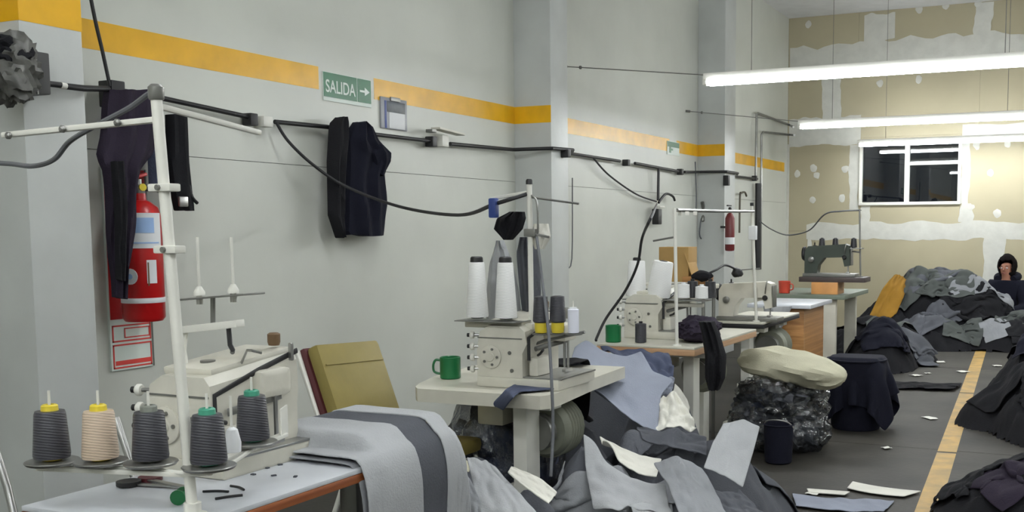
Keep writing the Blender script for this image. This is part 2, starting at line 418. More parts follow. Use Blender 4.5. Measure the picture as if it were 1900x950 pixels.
# black conduit with its sockets
cz = lambda px, py, X=.05: wx(px, py, X)
cond = thing('conduit', cz(640, 240), 'long black conduit running along the left wall below the yellow stripe', 'conduit')
def cpart(name, mb, m): return rel(mb, cond.location).build(name, m, cond)
cpart('pipe', MB().tube([wx(60, 152, .34), wx(112, 158, .34)], .011), BLACK); cpart('pipe', MB().tube([wx(122, 160, .34), wx(157, 164, .34), wx(205, 165, .09), wx(300, 182, .05)], .012), BLACK)
cpart('coupler', MB().tube([wx(112, 158, .34), wx(122, 160, .34)], .013), WHITE)
cpart('pipe', MB().tube([wx(300, 182, .05), wx(470, 219, .05)], .012), BLACK)
cpart('pipe', MB().tube([wx(510, 226, .05), wx(612, 236, .05), wx(700, 250, .05), wx(800, 262, .05)], .012), BLACK)
y2 = COLS[1][0]
pA = wx(835, 267, .05); pB = Vector((.05, y2-.12, 1.925)); pC = Vector((CP+.03, y2-.04, 1.93)); pD = Vector((CP+.03, COLS[1][1]+.02, 1.94)); pE = wx(1060, 285, .05); pE.y = max(pE.y, COLS[1][1]+.1)
cpart('pipe', MB().tube([pA, pB, pC, pD, pE, wx(1150, 299, .05)], .013), BLACK)
cpart('pipe', MB().tube([wx(1178, 303, .05), wx(1258, 318, .05)], .014), BLACK)
y3 = COLS[2][0]
cpart('pipe', MB().tube([wx(1270, 319, .05), Vector((.05, y3-.1, 1.95)), Vector((CP+.03, y3-.03, 1.95)), Vector((CP+.03, COLS[2][1], 1.95)), wx(1365, 327, .05), wx(1405, 332, .05)], .014), BLACK)
def sock(px, py, sx, sz, m=BLACK, X=.045, dy=.07, name='socket_box'):
    c = wx(px, py, X); cpart(name, MB().box(c, (.06, dy*.75, sz*.72), None, .006), m)
sock(464, 222, .08, .085); sock(490, 226, .08, .075, WHITE, dy=.09); sock(800, 263, .08, .09)
sock(820, 262, .08, .10, WHITE, dy=.10); sock(1050, 285, .08, .08, X=CP+.03); sock(1162, 302, .08, .08); sock(1262, 319, .08, .085); sock(1400, 331, .08, .09)
sock(1348, 335, .08, .15, X=CP+.04, dy=.08)
cpart('socket_box', MB().box(wx(208, 175, .09), (.08, .07, .11), None, .006), BLACK)

# dark wrapped electrical box at the left end of the conduit
ebox = thing('electrical_box', wx(58, 142, .34), 'dark grey electrical box with crumpled grey wrapping at the left picture edge', 'electrical box')
rel(MB().box(wx(60, 137, .36), (.10, .07, .15), None, .006), ebox.location).build('box_body', mat('dark_grey_metal', (62, 62, 62), rough=.5, metal=.3), ebox)
for k in range(4): rel(MB().box(wx(50+6*k, 138, .415), (.006, .006, .14)), ebox.location).build('cooling_rib', GREYM, ebox)
def blob(c, r, seed, amp=.25, crease=.12, sub=4, flat=None, boxy=0.0):
    bm = bmesh.new(); bmesh.ops.create_icosphere(bm, subdivisions=sub, radius=1)
    c = Vector(c); mb = MB(); vs = []
    for v in bm.verts:
        d = v.co.normalized()
        k = 1+amp*noise.noise(d*1.6+Vector((seed, 0, 0)))+crease*(1-2*abs(noise.noise(d*4.2+Vector((0, seed, 0)))))+crease*.5*noise.noise(d*9+Vector((0, 0, seed)))
        if boxy: k *= 1+boxy*(1/max(1e-6, (abs(d.x)**5+abs(d.y)**5+abs(d.z)**5)**.2)-1)
        q = Vector((d.x*r[0]*k, d.y*r[1]*k, d.z*r[2]*k))
        if flat is not None and q.z < -flat: q.z = -flat
        vs.append(c+q)
    bm.verts.index_update()
    mb.add(vs, [[v.index for v in f.verts] for f in bm.faces]); bm.free(); return mb
rel(blob(wx(18, 130, .38), (.07, .09, .10), 3.1, .4, .3), ebox.location).build('wrapping', mat('wrap_grey', (84, 84, 80), rough=.5, metal=.1, var=.4, scale=20), ebox)
rel(blob(wx(12, 100, .38), (.06, .08, .05), 5.1, .4, .3), ebox.location).build('wrapping', C_BLACK, ebox)
rel(MB().tube([wx(0, 155, .36), wx(22, 172, .36), wx(35, 160, .36)], .014, 8, 6), ebox.location).build('cord_end', BLACK, ebox)
cable([wx(158, -60, .12), wx(175, 30, .12), wx(190, 95, .12), wx(204, 160, .12)], .0075, RUBBER, 'black cord dropping from above across the stripe to a wall plug', 'power_cord', 'cord')

# hanging garments
def garment(rows, thick, seed, folds=5, nu=18, nv=26, depth=.35):
    """rows: (py, pxl, pxr, X). A stuffed, folded hanging cloth with a front and a back."""
    rows = sorted(rows); mb = MB(); vs = []
    ysr = np.array([r[0] for r in rows], float)
    def at(k, y): return float(np.interp(y, ysr, [r[k] for r in rows]))
    for side in (1, -1):
        for j in range(nv+1):
            y = ysr[0]+(ysr[-1]-ysr[0])*j/nv
            l = at(1, y); r = at(2, y); X = at(3, y)
            for i in range(nu+1):
                u = i/nu
                prof = math.sqrt(max(0, 1-(2*u-1)**2))
                fold = .5+.5*math.sin(u*folds*2*math.pi+2.2*noise.noise((y*.012, seed, 0))+seed)
                wob = noise.noise((u*4, y*.02, seed))
                P = wx(l+(r-l)*u, y+3*wob*(1 if j in (0, nv) else 0), X)
                off = prof*thick*(1-depth+depth*fold+.25*wob) if side == 1 else -prof*thick*.25
                vs.append(P+Vector((off, -off*.35, 0)))
    n = (nu+1)*(nv+1); fs = []
    for j in range(nv):
        for i in range(nu):
            a = j*(nu+1)+i
            fs.append((a, a+1, a+nu+2, a+nu+1)); fs.append((n+a, n+a+nu+1, n+a+nu+2, n+a+1))
    ring = list(range(nu+1))+[j*(nu+1)+nu for j in range(1, nv+1)]+[nv*(nu+1)+i for i in range(nu-1, -1, -1)]+[j*(nu+1) for j in range(nv-1, 0, -1)]
    for a, b in zip(ring, ring[1:]+ring[:1]): fs.append((b, a, n+a, n+b))
    return mb.add(vs, fs)
jk = thing('jacket', wx(655, 440, .06), 'dark navy jacket hanging on the wall under the exit sign', 'jacket')
rel(garment([(228, 655, 672, .05), (236, 648, 688, .06), (262, 640, 700, .07), (285, 640, 724, .07), (300, 640, 722, .07), (322, 640, 710, .07), (380, 638, 716, .07), (432, 636, 711, .07), (437, 640, 710, .07)], .09, 1.7, 3), jk.location).build('jacket_body', C_NAVY, jk)
rel(garment([(218, 622, 638, .08), (230, 610, 644, .09), (300, 606, 640, .10), (400, 608, 634, .10), (440, 622, 634, .10)], .07, 4.1, 2, 10, 22), jk.location).build('sleeve', C_BLACK, jk)
rel(garment([(268, 690, 700, .10), (285, 684, 724, .12), (300, 690, 722, .12), (325, 690, 708, .10)], .06, 2.1, 2, 8, 10), jk.location).build('sleeve', C_NAVY, jk)
rel(MB().tube([wx(632, 236, .05), wx(634, 226, .10), wx(631, 218, .11)], .006, 8, 4), jk.location).build('hook', BLACK, jk)

j2 = thing('coat', wx(225, 560, .26), 'dark plum coat hanging over the red extinguisher on the left', 'coat')
rel(garment([(168, 192, 290, .10), (200, 188, 296, .16), (250, 186, 294, .2), (285, 178, 284, .24), (300, 182, 272, .25), (318, 190, 258, .26), (360, 194, 252, .26), (430, 196, 248, .26), (480, 200, 238, .26), (520, 206, 230, .26), (552, 208, 226, .26)], .08, .7, 3), j2.location).build('coat_body', C_PURP, j2)
rel(garment([(300, 205, 230, .32), (400, 212, 236, .32), (520, 214, 230, .32)], .04, 5.7, 2, 8, 14), j2.location).build('sleeve', C_BLACK, j2)
j3 = thing('cloth_bag', wx(335, 390, .1), 'narrow black cloth bag with buckle hanging right of the plum coat', 'bag')
rel(garment([(212, 306, 346, .09), (300, 308, 351, .12), (350, 314, 355, .14), (390, 322, 358, .14)], .06, 6.7, 2, 10, 18), j3.location).build('bag_body', C_BLACK, j3)
rel(garment([(235, 274, 306, .09), (300, 274, 300, .10), (352, 276, 298, .11)], .03, 3.3, 2, 8, 12), j3.location).build('grey_flap', C_SLATE, j3)
rel(MB().box(wx(340, 374, .21), (.012, .05, .045), None, .005), j3.location).build('buckle', STEEL, j3)
rel(MB().tube([wx(349, 340, .16), wx(356, 365, .17), wx(366, 377, .17)], .008, 8, 5), j3.location).build('strap_end', BLACK, j3)

# fire extinguisher with its board
bd = thing('extinguisher_board', wx(235, 690, .004), 'tall white board with red print behind the fire extinguisher', 'sign')
A = wx(187, 310, .004); B = wx(277, 684, .004); y0, y1 = A.y, wx(277, 600, 0).y; zt, zb = A.z, wx(240, 684, 0).z
def bpart(name, a, b, m, bev=0): return rel(MB().bounds(a, b, bev), bd.location).build(name, m, bd)
bpart('board', (.001, y0, zb), (.012, y1, zt), SIGNW)
bpart('red_panel', (.012, y0+.004, zt-.66), (.0135, y0+.075, zt-.005), REDP); bpart('red_panel', (.012, y0+.075, zt-.30), (.0135, y1-.004, zt-.005), REDP)
def outline(z0, z1, ya, yb, t=.007):
    for a, b in (((ya, z0), (yb, z0+t)), ((ya, z1-t), (yb, z1)), ((ya, z0), (ya+t, z1)), ((yb-t, z0), (yb, z1))):
        bpart('red_outline', (.012, a[0], a[1]), (.0135, b[0], b[1]), REDL)
outline(zb+.008, zb+.115, y0+.01, y1-.004); outline(zb+.125, zb+.20, y0+.01, y1-.004); bpart('red_print', (.012, y0+.022, zb+.022), (.0135, y1-.012, zb+.042), REDL); outline(zb+.14, zb+.185, y0+.075, y1-.012, .005)
bpart('board_edge', (.001, y1, zb), (.016, y1+.006, zt), GREYM)

fe = thing('fire_extinguisher', wx(268, 597, .15), 'large red fire extinguisher with white and blue label on the left wall', 'fire extinguisher')
zb_ = 0; hh = wx(268, 372, .15).z-fe.location.z; r_ = .088
MB().lathe([(.03, 0), (r_-.012, .004), (r_, .02), (r_, hh-.07), (r_*.85, hh-.03), (r_*.5, hh-.005), (.03, hh), (.028, hh+.03)], (0, 0, 0), 28).build('cylinder', REDP, fe)
MB().lathe([(r_+.001, .085), (r_+.002, .087), (r_+.002, .105), (r_+.001, .107)], (0, 0, 0), 28).build('white_band', LABELW, fe)
def arc_label(z0, z1, a0, a1, m, name, r=r_+.0015, n=12):
    vs = []; fs = []
    for i in range(n+1):
        a = math.radians(a0+(a1-a0)*i/n)
        for z in (z0, z1):
            vs.append((r*math.cos(a), r*math.sin(a), z)); vs.append(((r-.001)*math.cos(a), (r-.001)*math.sin(a), z))
        if i:
            o = 4*(i-1); fs += [(o, o+4, o+6, o+2), (o+1, o+3, o+7, o+5), (o, o+1, o+5, o+4), (o+2, o+6, o+7, o+3)]
    k = 4*n; fs += [(0, 2, 3, 1), (k, k+1, k+3, k+2)]
    return MB().add(vs, fs).build(name, m, fe)
arc_label(.32, hh-.055, -115, 20, LABELW, 'paper_label'); arc_label(.385, hh-.075, -60, -5, LABELB, 'blue_print', r_+.0025); arc_label(.34, .346, -110, 10, LABELB, 'blue_print', r_+.0025)
arc_label(.17, .27, -30, -2, LABELW, 'inspection_tag'); arc_label(.16, .26, -28, -24, TAN, 'inspection_tag', r_+.002)
ang = math.radians(-74); dv = Vector((math.cos(ang), math.sin(ang), 0))
MB().lathe([(.034, 0), (.034, .003)], dv*(r_+.001)+Vector((0, 0, .2)), 18, dv).build('round_sticker', LABELW, fe)
MB().lathe([(.012, 0), (.012, .002)], dv*(r_+.0045)+Vector((0, 0, .2)), 12, dv).build('blue_print', LABELB, fe)
MB().lathe([(.022, 0), (.026, .01), (.026, .035), (.014, .045), (.014, .07)], (0, 0, hh+.02), 16).build('valve', STEEL, fe)
MB().box((.0, -.03, hh+.095), (.022, .15, .014), Matrix.Rotation(.25, 3, 'X'), .004).build('lever', REDP, fe)
MB().box((.0, -.02, hh+.065), (.022, .12, .012), None, .004).build('carry_handle', BLACK, fe)
MB().tube([(0, .03, hh+.05), (.03, .11, hh+.03), (.05, .125, hh-.12), (.06, .11, .2), (.05, .1, .1)], .010, 10, 8).build('hose', BLACK, fe)
MB().lathe([(.016, 0), (.016, .008)], (.028, -.005, hh+.055), 12, (1, -.3, 0)).build('pressure_gauge', YELLOW, fe)
MB().bounds((-.134, -.04, .3), (-.08, .04, .34), .004).build('wall_bracket', BLACK, fe)

# exit sign
sg = thing('exit_sign', wx(642, 185, .004), 'green exit sign reading SALIDA beside an arrow panel', 'sign')
a = wx(598, 132, 0); yA = a.y; yB = wx(686, 160, 0).y; z1 = a.z-.0; z0 = wx(598, 178, 0).z; ym = yA+(yB-yA)*.70
def spart(name, a, b, m): return rel(MB().bounds(a, b), sg.location).build(name, m, sg)
spart('backing', (.001, yA-.004, z0-.022), (.006, yB+.004, z1), SIGNW)
spart('green_panel', (.006, yA, z0-.0), (.008, ym-.004, z1-.002), SIGNG); spart('green_panel', (.006, ym+.004, z0), (.008, yB, z1-.002), SIGNG)
def text_mesh(txt, width, height, m, name, parent, origin, yc, zc, X):
    cu = bpy.data.curves.new('lettering', 'FONT'); cu.body = txt; cu.align_x = 'CENTER'; cu.align_y = 'CENTER'; cu.extrude = .004; cu.offset = .012
    to = bpy.data.objects.new('lettering', cu); COL.objects.link(to)
    me = bpy.data.meshes.new_from_object(to.evaluated_get(bpy.context.evaluated_depsgraph_get()))
    bpy.data.objects.remove(to)
    co = np.array([v.co[:] for v in me.vertices]); mn = co.min(0); mx = co.max(0)
    for v in me.vertices:
        u = ((v.co.x-mn[0])/(mx[0]-mn[0])-.5)*width; q = ((v.co.y-mn[1])/(mx[1]-mn[1])-.5)*height
        v.co = Vector((X+(.001 if v.co.z > 0 else 0), yc+u, zc+q))-origin
    me.materials.clear(); me.materials.append(m)
    o = bpy.data.objects.new(name, me); COL.objects.link(o); o.parent = parent; return o
text_mesh('SALIDA', (ym-yA)*.88, (z1-z0)*.52, SIGNW, 'lettering', sg, sg.location, (yA+ym)/2-.002, (z0+z1)/2-.008, .008)
yc = (ym+yB)/2+.003; zc = (z0+z1)/2-.004; s_ = (yB-ym)*.36
arrow = [(-s_, -.006), (.0, -.006), (.0, -.024), (s_, 0.0), (.0, .024), (.0, .006), (-s_, .006)]
vs = [(.008, yc+p[0], zc+p[1]) for p in arrow]+[(.0095, yc+p[0], zc+p[1]) for p in arrow]; n = len(arrow)
rel(MB().add(vs, [tuple(range(n, 2*n)), tuple(reversed(range(n)))]+[(k, (k+1) % n, n+(k+1) % n, n+k) for k in range(n)]), sg.location).build('arrow', SIGNW, sg)

s2 = thing('exit_sign', wx(1247, 288, .004), 'small green and white sign on the wall far down the yellow stripe', 'sign')
a = wx(1237, 261, 0); b = wx(1259, 290, 0)
rel(MB().bounds((.001, a.y, b.z), (.008, b.y, a.z)), s2.location).build('backing', SIGNW, s2)
rel(MB().bounds((.008, a.y+.004, a.z-.055), (.0095, b.y-.004, a.z-.004)), s2.location).build('green_panel', SIGNG, s2)
rel(MB().bounds((.008, a.y+.05, b.z+.02), (.0095, a.y+.10, b.z+.09)).bounds((.008, a.y+.10, b.z+.045), (.0095, a.y+.15, b.z+.062)), s2.location).build('green_panel', SIGNG, s2)

# clipboard, leaning strip
cb = thing('clipboard', wx(730, 245, .01), 'grey clipboard with dark picture and white sheet right of the exit sign', 'clipboard')
a = wx(706, 176, 0); b = wx(755, 244, 0)
def cbp(name, q0, q1, m): return rel(MB().bounds(q0, q1, .001), cb.location).build(name, m, cb)
ya, yb = wx(704, 210, 0).y, wx(752, 210, 0).y
cbp('board', (.002, ya, b.z), (.012, yb, a.z-.01), mat('clip_grey', (150, 152, 158), rough=.4)); cbp('picture', (.012, ya+.06, b.z+.10), (.014, yb-.02, a.z-.03), mat('picture_dark', (58, 66, 74), rough=.4, var=.3, scale=20)); cbp('sheet', (.012, ya+.08, b.z+.005), (.014, yb-.025, b.z+.10), LABELW)
cbp('blue_edge', (.012, ya+.035, b.z+.002), (.014, ya+.055, a.z-.03), BLUEP); cbp('clip', (.012, ya+.09, a.z-.028), (.022, yb-.08, a.z-.004), GREYM)
rl = thing('metal_strip', wx(830, 250, .1), 'flat pale metal strip lying on the white socket box right of clipboard', 'strip')
rel(MB().box(wx(832, 244, .085), (.07, .30, .014), Matrix.Rotation(-.06, 3, 'X'), .003), rl.location).build('strip', CREAM, rl)
rel(MB().box(wx(800, 243, .087), (.05, .05, .02), None, .003), rl.location).build('dark_clip', GREYM, rl)

# far end of the left wall: pipes, second extinguisher, hook, black trunking
bp_ = thing('wall_pipe', wx(1408, 400, .05), 'dark bent steel pipe pair on the far left wall near the corner', 'pipe')
def q(name, mb, m): return rel(mb, bp_.location).build(name, m, bp_)
q('pipe', MB().tube([wx(1402, 332, .05), wx(1404, 212, .05), wx(1406, 210, .05), wx(1465, 232, .05), wx(1472, 236, .30)], .015, 8), GREYM)
q('pipe', MB().tube([wx(1411, 500, .05), wx(1413, 250, .05), wx(1416, 245, .05), wx(1465, 250, .05), wx(1474, 251, .3)], .015, 8), GREYM)
q('trunking', MB().tube([wx(1407, 340, .06), wx(1406, 500, .06)], .04, 8), BLACK)
f2 = thing('fire_extinguisher', wx(1354, 466, .40), 'small dark red fire extinguisher on the far pillar', 'fire extinguisher')
h2 = wx(1354, 395, .4).z-f2.location.z
MB().lathe([(.02, 0), (.045, .005), (.05, .02), (.05, h2*.86), (.03, h2*.97), (.015, h2)], (0, 0, 0), 18).build('cylinder', mat('dark_red', (104, 30, 34), rough=.4), f2)
MB().lathe([(.051, h2*.18), (.0515, h2*.2), (.0515, h2*.34), (.051, h2*.36)], (0, 0, 0), 18).build('white_band', LABELW, f2)
MB().lathe([(.015, h2), (.018, h2+.01), (.018, h2+.05), (.01, h2+.06)], (0, 0, 0), 12).box((0, -.03, h2+.075), (.02, .12, .014), None, .003).build('valve', BLACK, f2)
MB().bounds((-.1, -.02, h2*.6), (-.045, .02, h2*.66)).build('wall_bracket', BLACK, f2)
cn = single(MB().tube([wx(1372, 432, .06), wx(1373, 365, .06), wx(1376, 358, .06), wx(1382, 357, .06), wx(1385, 364, .06)], .012, 8, 5), 'cane', mat('cane_brown', (74, 68, 52), rough=.5), 'dark hooked cane hanging on the wall right of the small extinguisher', 'cane')
cable([wx(1310, 362, .04), wx(1298, 430, .04), wx(1306, 455, .04), wx(1309, 520, .04)], .008, CABLEG, 'grey cord hanging down the far wall behind the white machine', 'cord', 'cord')
cable([wx(1290, 300, .04), wx(1292, 360, .04), wx(1291, 395, .04)], .007, CABLEG, 'short grey cord below the conduit at the far wall', 'cord', 'cord')
hk = single(MB().tube([wx(1303, 375, .06), wx(1306, 395, .06), wx(1304, 408, .06), wx(1310, 412, .06)], .02, 8, 4), 'wall_hook', GREYM, 'grey metal hook fixed on the far left wall', 'hook')
cable([wx(1222, 312, .05), wx(1221, 372, .05)], .014, BLACK, 'black vertical drop pipe under the conduit above the third machine', 'drop_pipe', 'pipe', smooth=0)
cable([wx(1100, 292, .05), wx(1130, 325, .05), wx(1180, 360, .05), wx(1218, 374, .05)], .008, RUBBER, 'thin black cord sagging from the conduit to the third machine plug', 'power_cord', 'cord')
pl = thing('plug', wx(1219, 415, .10), 'dark plug box hanging on the wall above the third machine', 'plug')
rel(MB().box(wx(1219, 402, .07), (.07, .09, .15), None, .01), pl.location).build('plug_body', BLACK, pl)
rel(MB().box(wx(1224, 384, .07), (.06, .13, .02), None, .005), pl.location).build('white_plate', WHITE, pl)
rel(MB().tube([wx(1222, 376, .07), wx(1235, 360, .07), wx(1248, 364, .07), wx(1252, 372, .07)], .012, 8, 5), pl.location).build('cord_loop', BLACK, pl)
cable([wx(1409, 410, .08), wx(1430, 425, .4), wx(1460, 436, .9), wx(1500, 428, 1.3), wx(1530, 398, 1.7), wx(1560, 392, 1.85), wx(1597, 390, 1.96)], .007, CABLEG, 'thin cable swinging across the drywall to the farthest machine stand')
wire = [wx(1062, 330, .03), wx(1061, 480, .03), wx(1050, 498, .03), wx(1044, 520, .03)]
cable(wire, .005, CABLEG, 'thin bent wire hanging on the wall right of the second stand', 'wire', 'wire', 4)
cable([wx(512, 226, .07), wx(535, 262, .1), wx(580, 305, .15), wx(640, 345, .2), wx(740, 383, .6), (wx(850, 399, 1.3)), wy(920, 378, 3.62), wy(978, 360, 3.62)], .008, RUBBER, 'long black cord sagging from the white wall socket to the second stand')


# ================================================================== TABLES
def table(name, x0, x1, y0, y1, z, label, top_m, edge_m, th=.035, legs=None, leg_m=WHITE, leg_w=.10, motor=True, round_=.0, poly=None):
    t = thing(name, ((x0+x1)/2, (y0+y1)/2, 0), label, 'table')
    hx, hy = (x1-x0)/2, (y1-y0)/2
    if poly:
        pp = [(p[0]-(x0+x1)/2, p[1]-(y0+y1)/2) for p in poly]; n = len(pp)
        for za, zb, nm, mm in ((z-.012, z, 'table_top', top_m), (z-th, z-.012, 'edge_band', edge_m)):
            MB().add([(p[0], p[1], za) for p in pp]+[(p[0], p[1], zb) for p in pp], [tuple(reversed(range(n))), tuple(range(n, 2*n))]+[(k, (k+1) % n, n+(k+1) % n, n+k) for k in range(n)]).build(nm, mm, t)
    else:
        MB().box((0, 0, z-.006), (2*hx-.004, 2*hy-.004, .012), None, .003).build('table_top', top_m, t)
        MB().box((0, 0, z-.012-(th-.012)/2), (2*hx, 2*hy, th-.012), None, .005 if round_ == 0 else round_).build('edge_band', edge_m, t)
    for (lx, ly) in legs or ((0, -hy+.18), (0, hy-.18)):
        lg = MB().box((lx, ly, (z-th)/2+.03), (.06, leg_w, z-th-.06), None, .006).build('leg', leg_m, t)
        MB().box((lx, ly, .03), (min(.5, 2*hx-.06), leg_w*.8, .06), None, .015).build('foot', leg_m, lg)
        MB().box((lx, ly, z-th-.02), (min(.26, 2*hx-.1), leg_w*.9, .04), None, .006).build('top_bracket', leg_m, lg)
    MB().box((-.02, 0, .30), (.04, 2*hy-.36, .05), None, .006).build('crossbar', leg_m, t)
    if motor:
        mo = MB().lathe([(.05, 0), (.10, .01), (.115, .03), (.115, .16), (.10, .19), (.06, .2)], (.1, .0, z-.2), 22, (0, 1, 0)).build('motor', MOTOR, t)
        MB().lathe([(.075, 0), (.075, .012), (.06, .018), (.06, .03), (.075, .036), (.075, .048)], (.1, -.06, z-.2), 20, (0, 1, 0)).build('pulley', GREYM, mo)
        for k in range(5):
            MB().lathe([(.118, 0), (.122, .003), (.118, .006)], (.1, .045+.024*k, z-.2), 22, (0, 1, 0)).build('cooling_fin', MOTOR, mo)
        MB().box((.1, .1, z-.085), (.06, .1, .10), None, .008).build('motor_mount', GREYM, t)
        MB().box((-.12, .05, z-.12), (.12, .16, .14), None, .01).build('switch_box', CREAM, t)
    return t
TZ = .75
T1 = (1.77, 2.235, 1.57, 2.63); T2 = (1.50, 2.13, 3.22, 4.28); T3 = (1.53, 2.08, 5.1, 6.2); T4 = (1.62, 2.0, 6.62, 7.55)
table('sewing_table', *T1, TZ, 'pale laminate sewing table with brown wood edge, nearest the camera', LAMINATE, WOOD, motor=False, legs=((0, -.36), (0, .36)), leg_m=GREYM)
table('sewing_table', *T2, TZ, 'cream sewing table on white column legs carrying the green mug', LAMINATE2, LAMINATE2, .05, legs=((wy(977, 800, 3.64).x-1.815, -.11), (-.08, .36)), leg_w=.11,
      poly=[tuple(wz(px, py, TZ)[:2]) for px, py in ((774, 721), (1002, 735), (1022, 733), (1040, 727), (1092, 705))]+[(2.05, 4.28), (1.40, 4.24)]+[tuple(wz(px, py, TZ)[:2]) for px, py in ((806, 698), (778, 711), (771, 717))])
table('sewing_table', *T3, TZ, 'sewing table with tan wood edge below the two leaning white cones', LAMINATE2, WOOD2, .045, legs=((.15, -.25), (0, .35)))
table('sewing_table', *T4, TZ+.0, 'narrow black-edged sewing table on slanted pale legs under the grey machine', LAMINATE2, BLACK, .04, legs=((.02, -.25), (0, .3)))

# wooden desk behind the fourth table
dk = thing('desk', (1.72, 8.45, 0), 'low desk with white top and brown wood side panel behind fourth machine', 'desk')
MB().box((-.02, 0, TZ-.0), (.50, .75, .03), None, .004).build('desk_top', LAMINATE, dk)
MB().bounds((-.05, -.33, 0), (.17, -.30, TZ-.015), .003).build('side_panel', WOODB, dk); MB().bounds((-.25, .30, 0), (.17, .33, TZ-.015), .003).build('side_panel', WOODB, dk)
MB().bounds((.155, -.30, .2), (.17, .30, TZ-.015), .003).build('front_panel', WOODB, dk); MB().bounds((-.15, -.3, .3), (.15, .3, .32)).build('shelf', WOODB, dk)

# farthest table
t5 = thing('sewing_table', (1.46, 10.15, 0), 'farthest sewing table with grey-green top against the drywall', 'table')
MB().box((0, 0, TZ-.02), (.86, 1.1, .04), None, .005).build('table_top', GREENTOP, t5)
for lx in (-.32, .28):
    lg = MB().box((lx, -.45, (TZ-.04)/2), (.11, .07, TZ-.04), None, .006).build('leg', LAMINATE2, t5)
    lg = MB().box((lx, .45, (TZ-.04)/2), (.11, .07, TZ-.04), None, .006).build('leg', LAMINATE2, t5)
MB().box((-.3, -.5, TZ-.13), (.24, .03, .18), None, .003).build('apron', LAMINATE2, t5)

# ================================================================== MACHINES
def overlock(name, loc, label, rz=0.0, s=1.0, body=CREAM, knob_x=-.12, lh=.36, kx=1.0):
    """origin: base centre of the body's near end; mechanism side +x; length along +y"""
    t = thing(name, loc, label, 'sewing machine', None, rz)
    def P(nm, mb, m, par=None):
        mb.v = [((v[0] if v[0] < .1 else .1+(v[0]-.1)*kx)*s, v[1]*s, v[2]*s) for v in mb.v]; return mb.build(nm, m, par or t)
    P('bed', MB().bounds((-.12, 0, 0), (.30, lh, .045), .008), body)
    P('bed_plate', MB().bounds((.10, .01, .045), (.31, lh-.01, .052), .002), STEEL)
    # body: profile in x-z, extruded along y with a sloped roof
    prof = [(-.12, .045), (-.12, .16), (-.105, .235), (-.06, .262), (.085, .262), (.115, .24), (.125, .19), (.10, .15), (.10, .045)]
    n = len(prof); vs = [(p[0], .006, p[1]) for p in prof]+[(p[0], lh-.02, p[1]+(.035 if p[1] > .2 else 0)) for p in prof]
    P('body', MB().add(vs, [tuple(range(n)), tuple(reversed(range(n, 2*n)))]+[(k, n+k, n+(k+1) % n, (k+1) % n) for k in range(n)]), body)
    P('top_cover', MB().box((0, lh*.52, .285), (.17, lh*.86, .022), Matrix.Rotation(.095, 3, 'X'), .008), body)
    sc = P('side_cover', MB().lathe([(.05, 0), (.05, .006), (.044, .009), (.02, .009), (.018, .014)], (-.05, .005, .13), 24, (0, -1, 0)), body)
    for k in range(5):
        a = k*1.2566; P('screw', MB().lathe([(.006, 0), (.006, .004)], (-.05+.034*math.cos(a), -.004, .13+.034*math.sin(a)), 8, (0, -1, 0)), GREYM, sc)
    P('screw', MB().lathe([(.008, 0), (.008, .005)], (.05, .006, .075), 8, (0, -1, 0)), GREYM); P('screw', MB().lathe([(.008, 0), (.008, .005)], (.04, .006, .15), 8, (0, -1, 0)), GREYM)
    P('groove', MB().bounds((-.115, .003, .208), (.10, .007, .213)), GREYM)
    # arm over the plate with presser and needle
    P('arm', MB().box((.165, lh*.62, .225), (.16, .12, .075), None, .018), body)
    P('rim', MB().tube([(.128, .02, .12), (.128, .02, .215), (.132, lh*.5, .262), (.128, lh-.02, .300)], .008, 8), BLACK)
    P('looper_shaft', MB().cyl((.14, .06, .165), (.20, lh*.7, .185), .011, n=10), GREYM)
    P('needle_bar', MB().cyl((.225, lh*.62, .06), (.225, lh*.62, .24), .006, n=8), STEEL)
    P('presser_bar', MB().cyl((.205, lh*.62, .07), (.205, lh*.62, .25), .007, n=8), STEEL)
    P('presser_foot', MB().box((.225, lh*.6, .062), (.022, .07, .012), None, .003), STEEL)
    P('front_cover', MB().bounds((.12, .03, .052), (.17, lh*.45, .13), .01), body)
    P('lever', MB().tube([(.16, .05, .14), (.19, .02, .15), (.22, .0, .17)], .006, 8), BLACK)
    for k in range(4):
        kn = P('tension_post', MB().cyl((knob_x+.02, .015+.0*k, .075+.048*k), (knob_x-.035, .0, .075+.048*k), .006, n=8), STEEL)
        P('tension_knob', MB().lathe([(.013, 0), (.016, .004), (.016, .012), (.011, .018)], (knob_x-.012, .004, .075+.048*k), 12, (-1, -.2, 0)), WHITE, kn)
        P('spring', MB().lathe([(.009, 0), (.009, .012)], (knob_x-.03, .001, .075+.048*k), 10, (-1, -.2, 0)), BLACK, kn)
    P('thread_guide', MB().tube([(.08, lh*.4, .28), (.12, lh*.4, .32), (.20, lh*.4, .32), (.2, lh*.5, .31)], .004, 6), STEEL)
    P('thread_guide', MB().box((.16, lh*.85, .30), (.05, .012, .05), None, .004), STEEL)
    P('oil_cap', MB().lathe([(.015, 0), (.018, .01), (.018, .032), (.012, .036)], (.05, lh*.86, .315), 14), TAN)
    P('handwheel', MB().lathe([(.03, 0), (.055, .004), (.06, .012), (.055, .022), (.025, .03), (.02, .04)], (-.02, lh-.01, .19), 24, (0, 1, 0)), BLACK)
    P('oil_window', MB().lathe([(.02, 0), (.02, .008)], (0, lh*.3, .285), 14), GREYM)
    return t
overlock('overlock_machine', (1.875, 1.93, TZ), 'white overlock sewing machine on the nearest table, behind the dark cones', 0, .94, kx=.22)
overlock('overlock_machine', (1.865, 3.52, TZ), 'cream overlock sewing machine with round side cover on the second table', 0, .90, kx=.85)
overlock('overlock_machine', (1.66, 5.42, TZ), 'cream overlock sewing machine on the tan-edged third table', 0, .92)

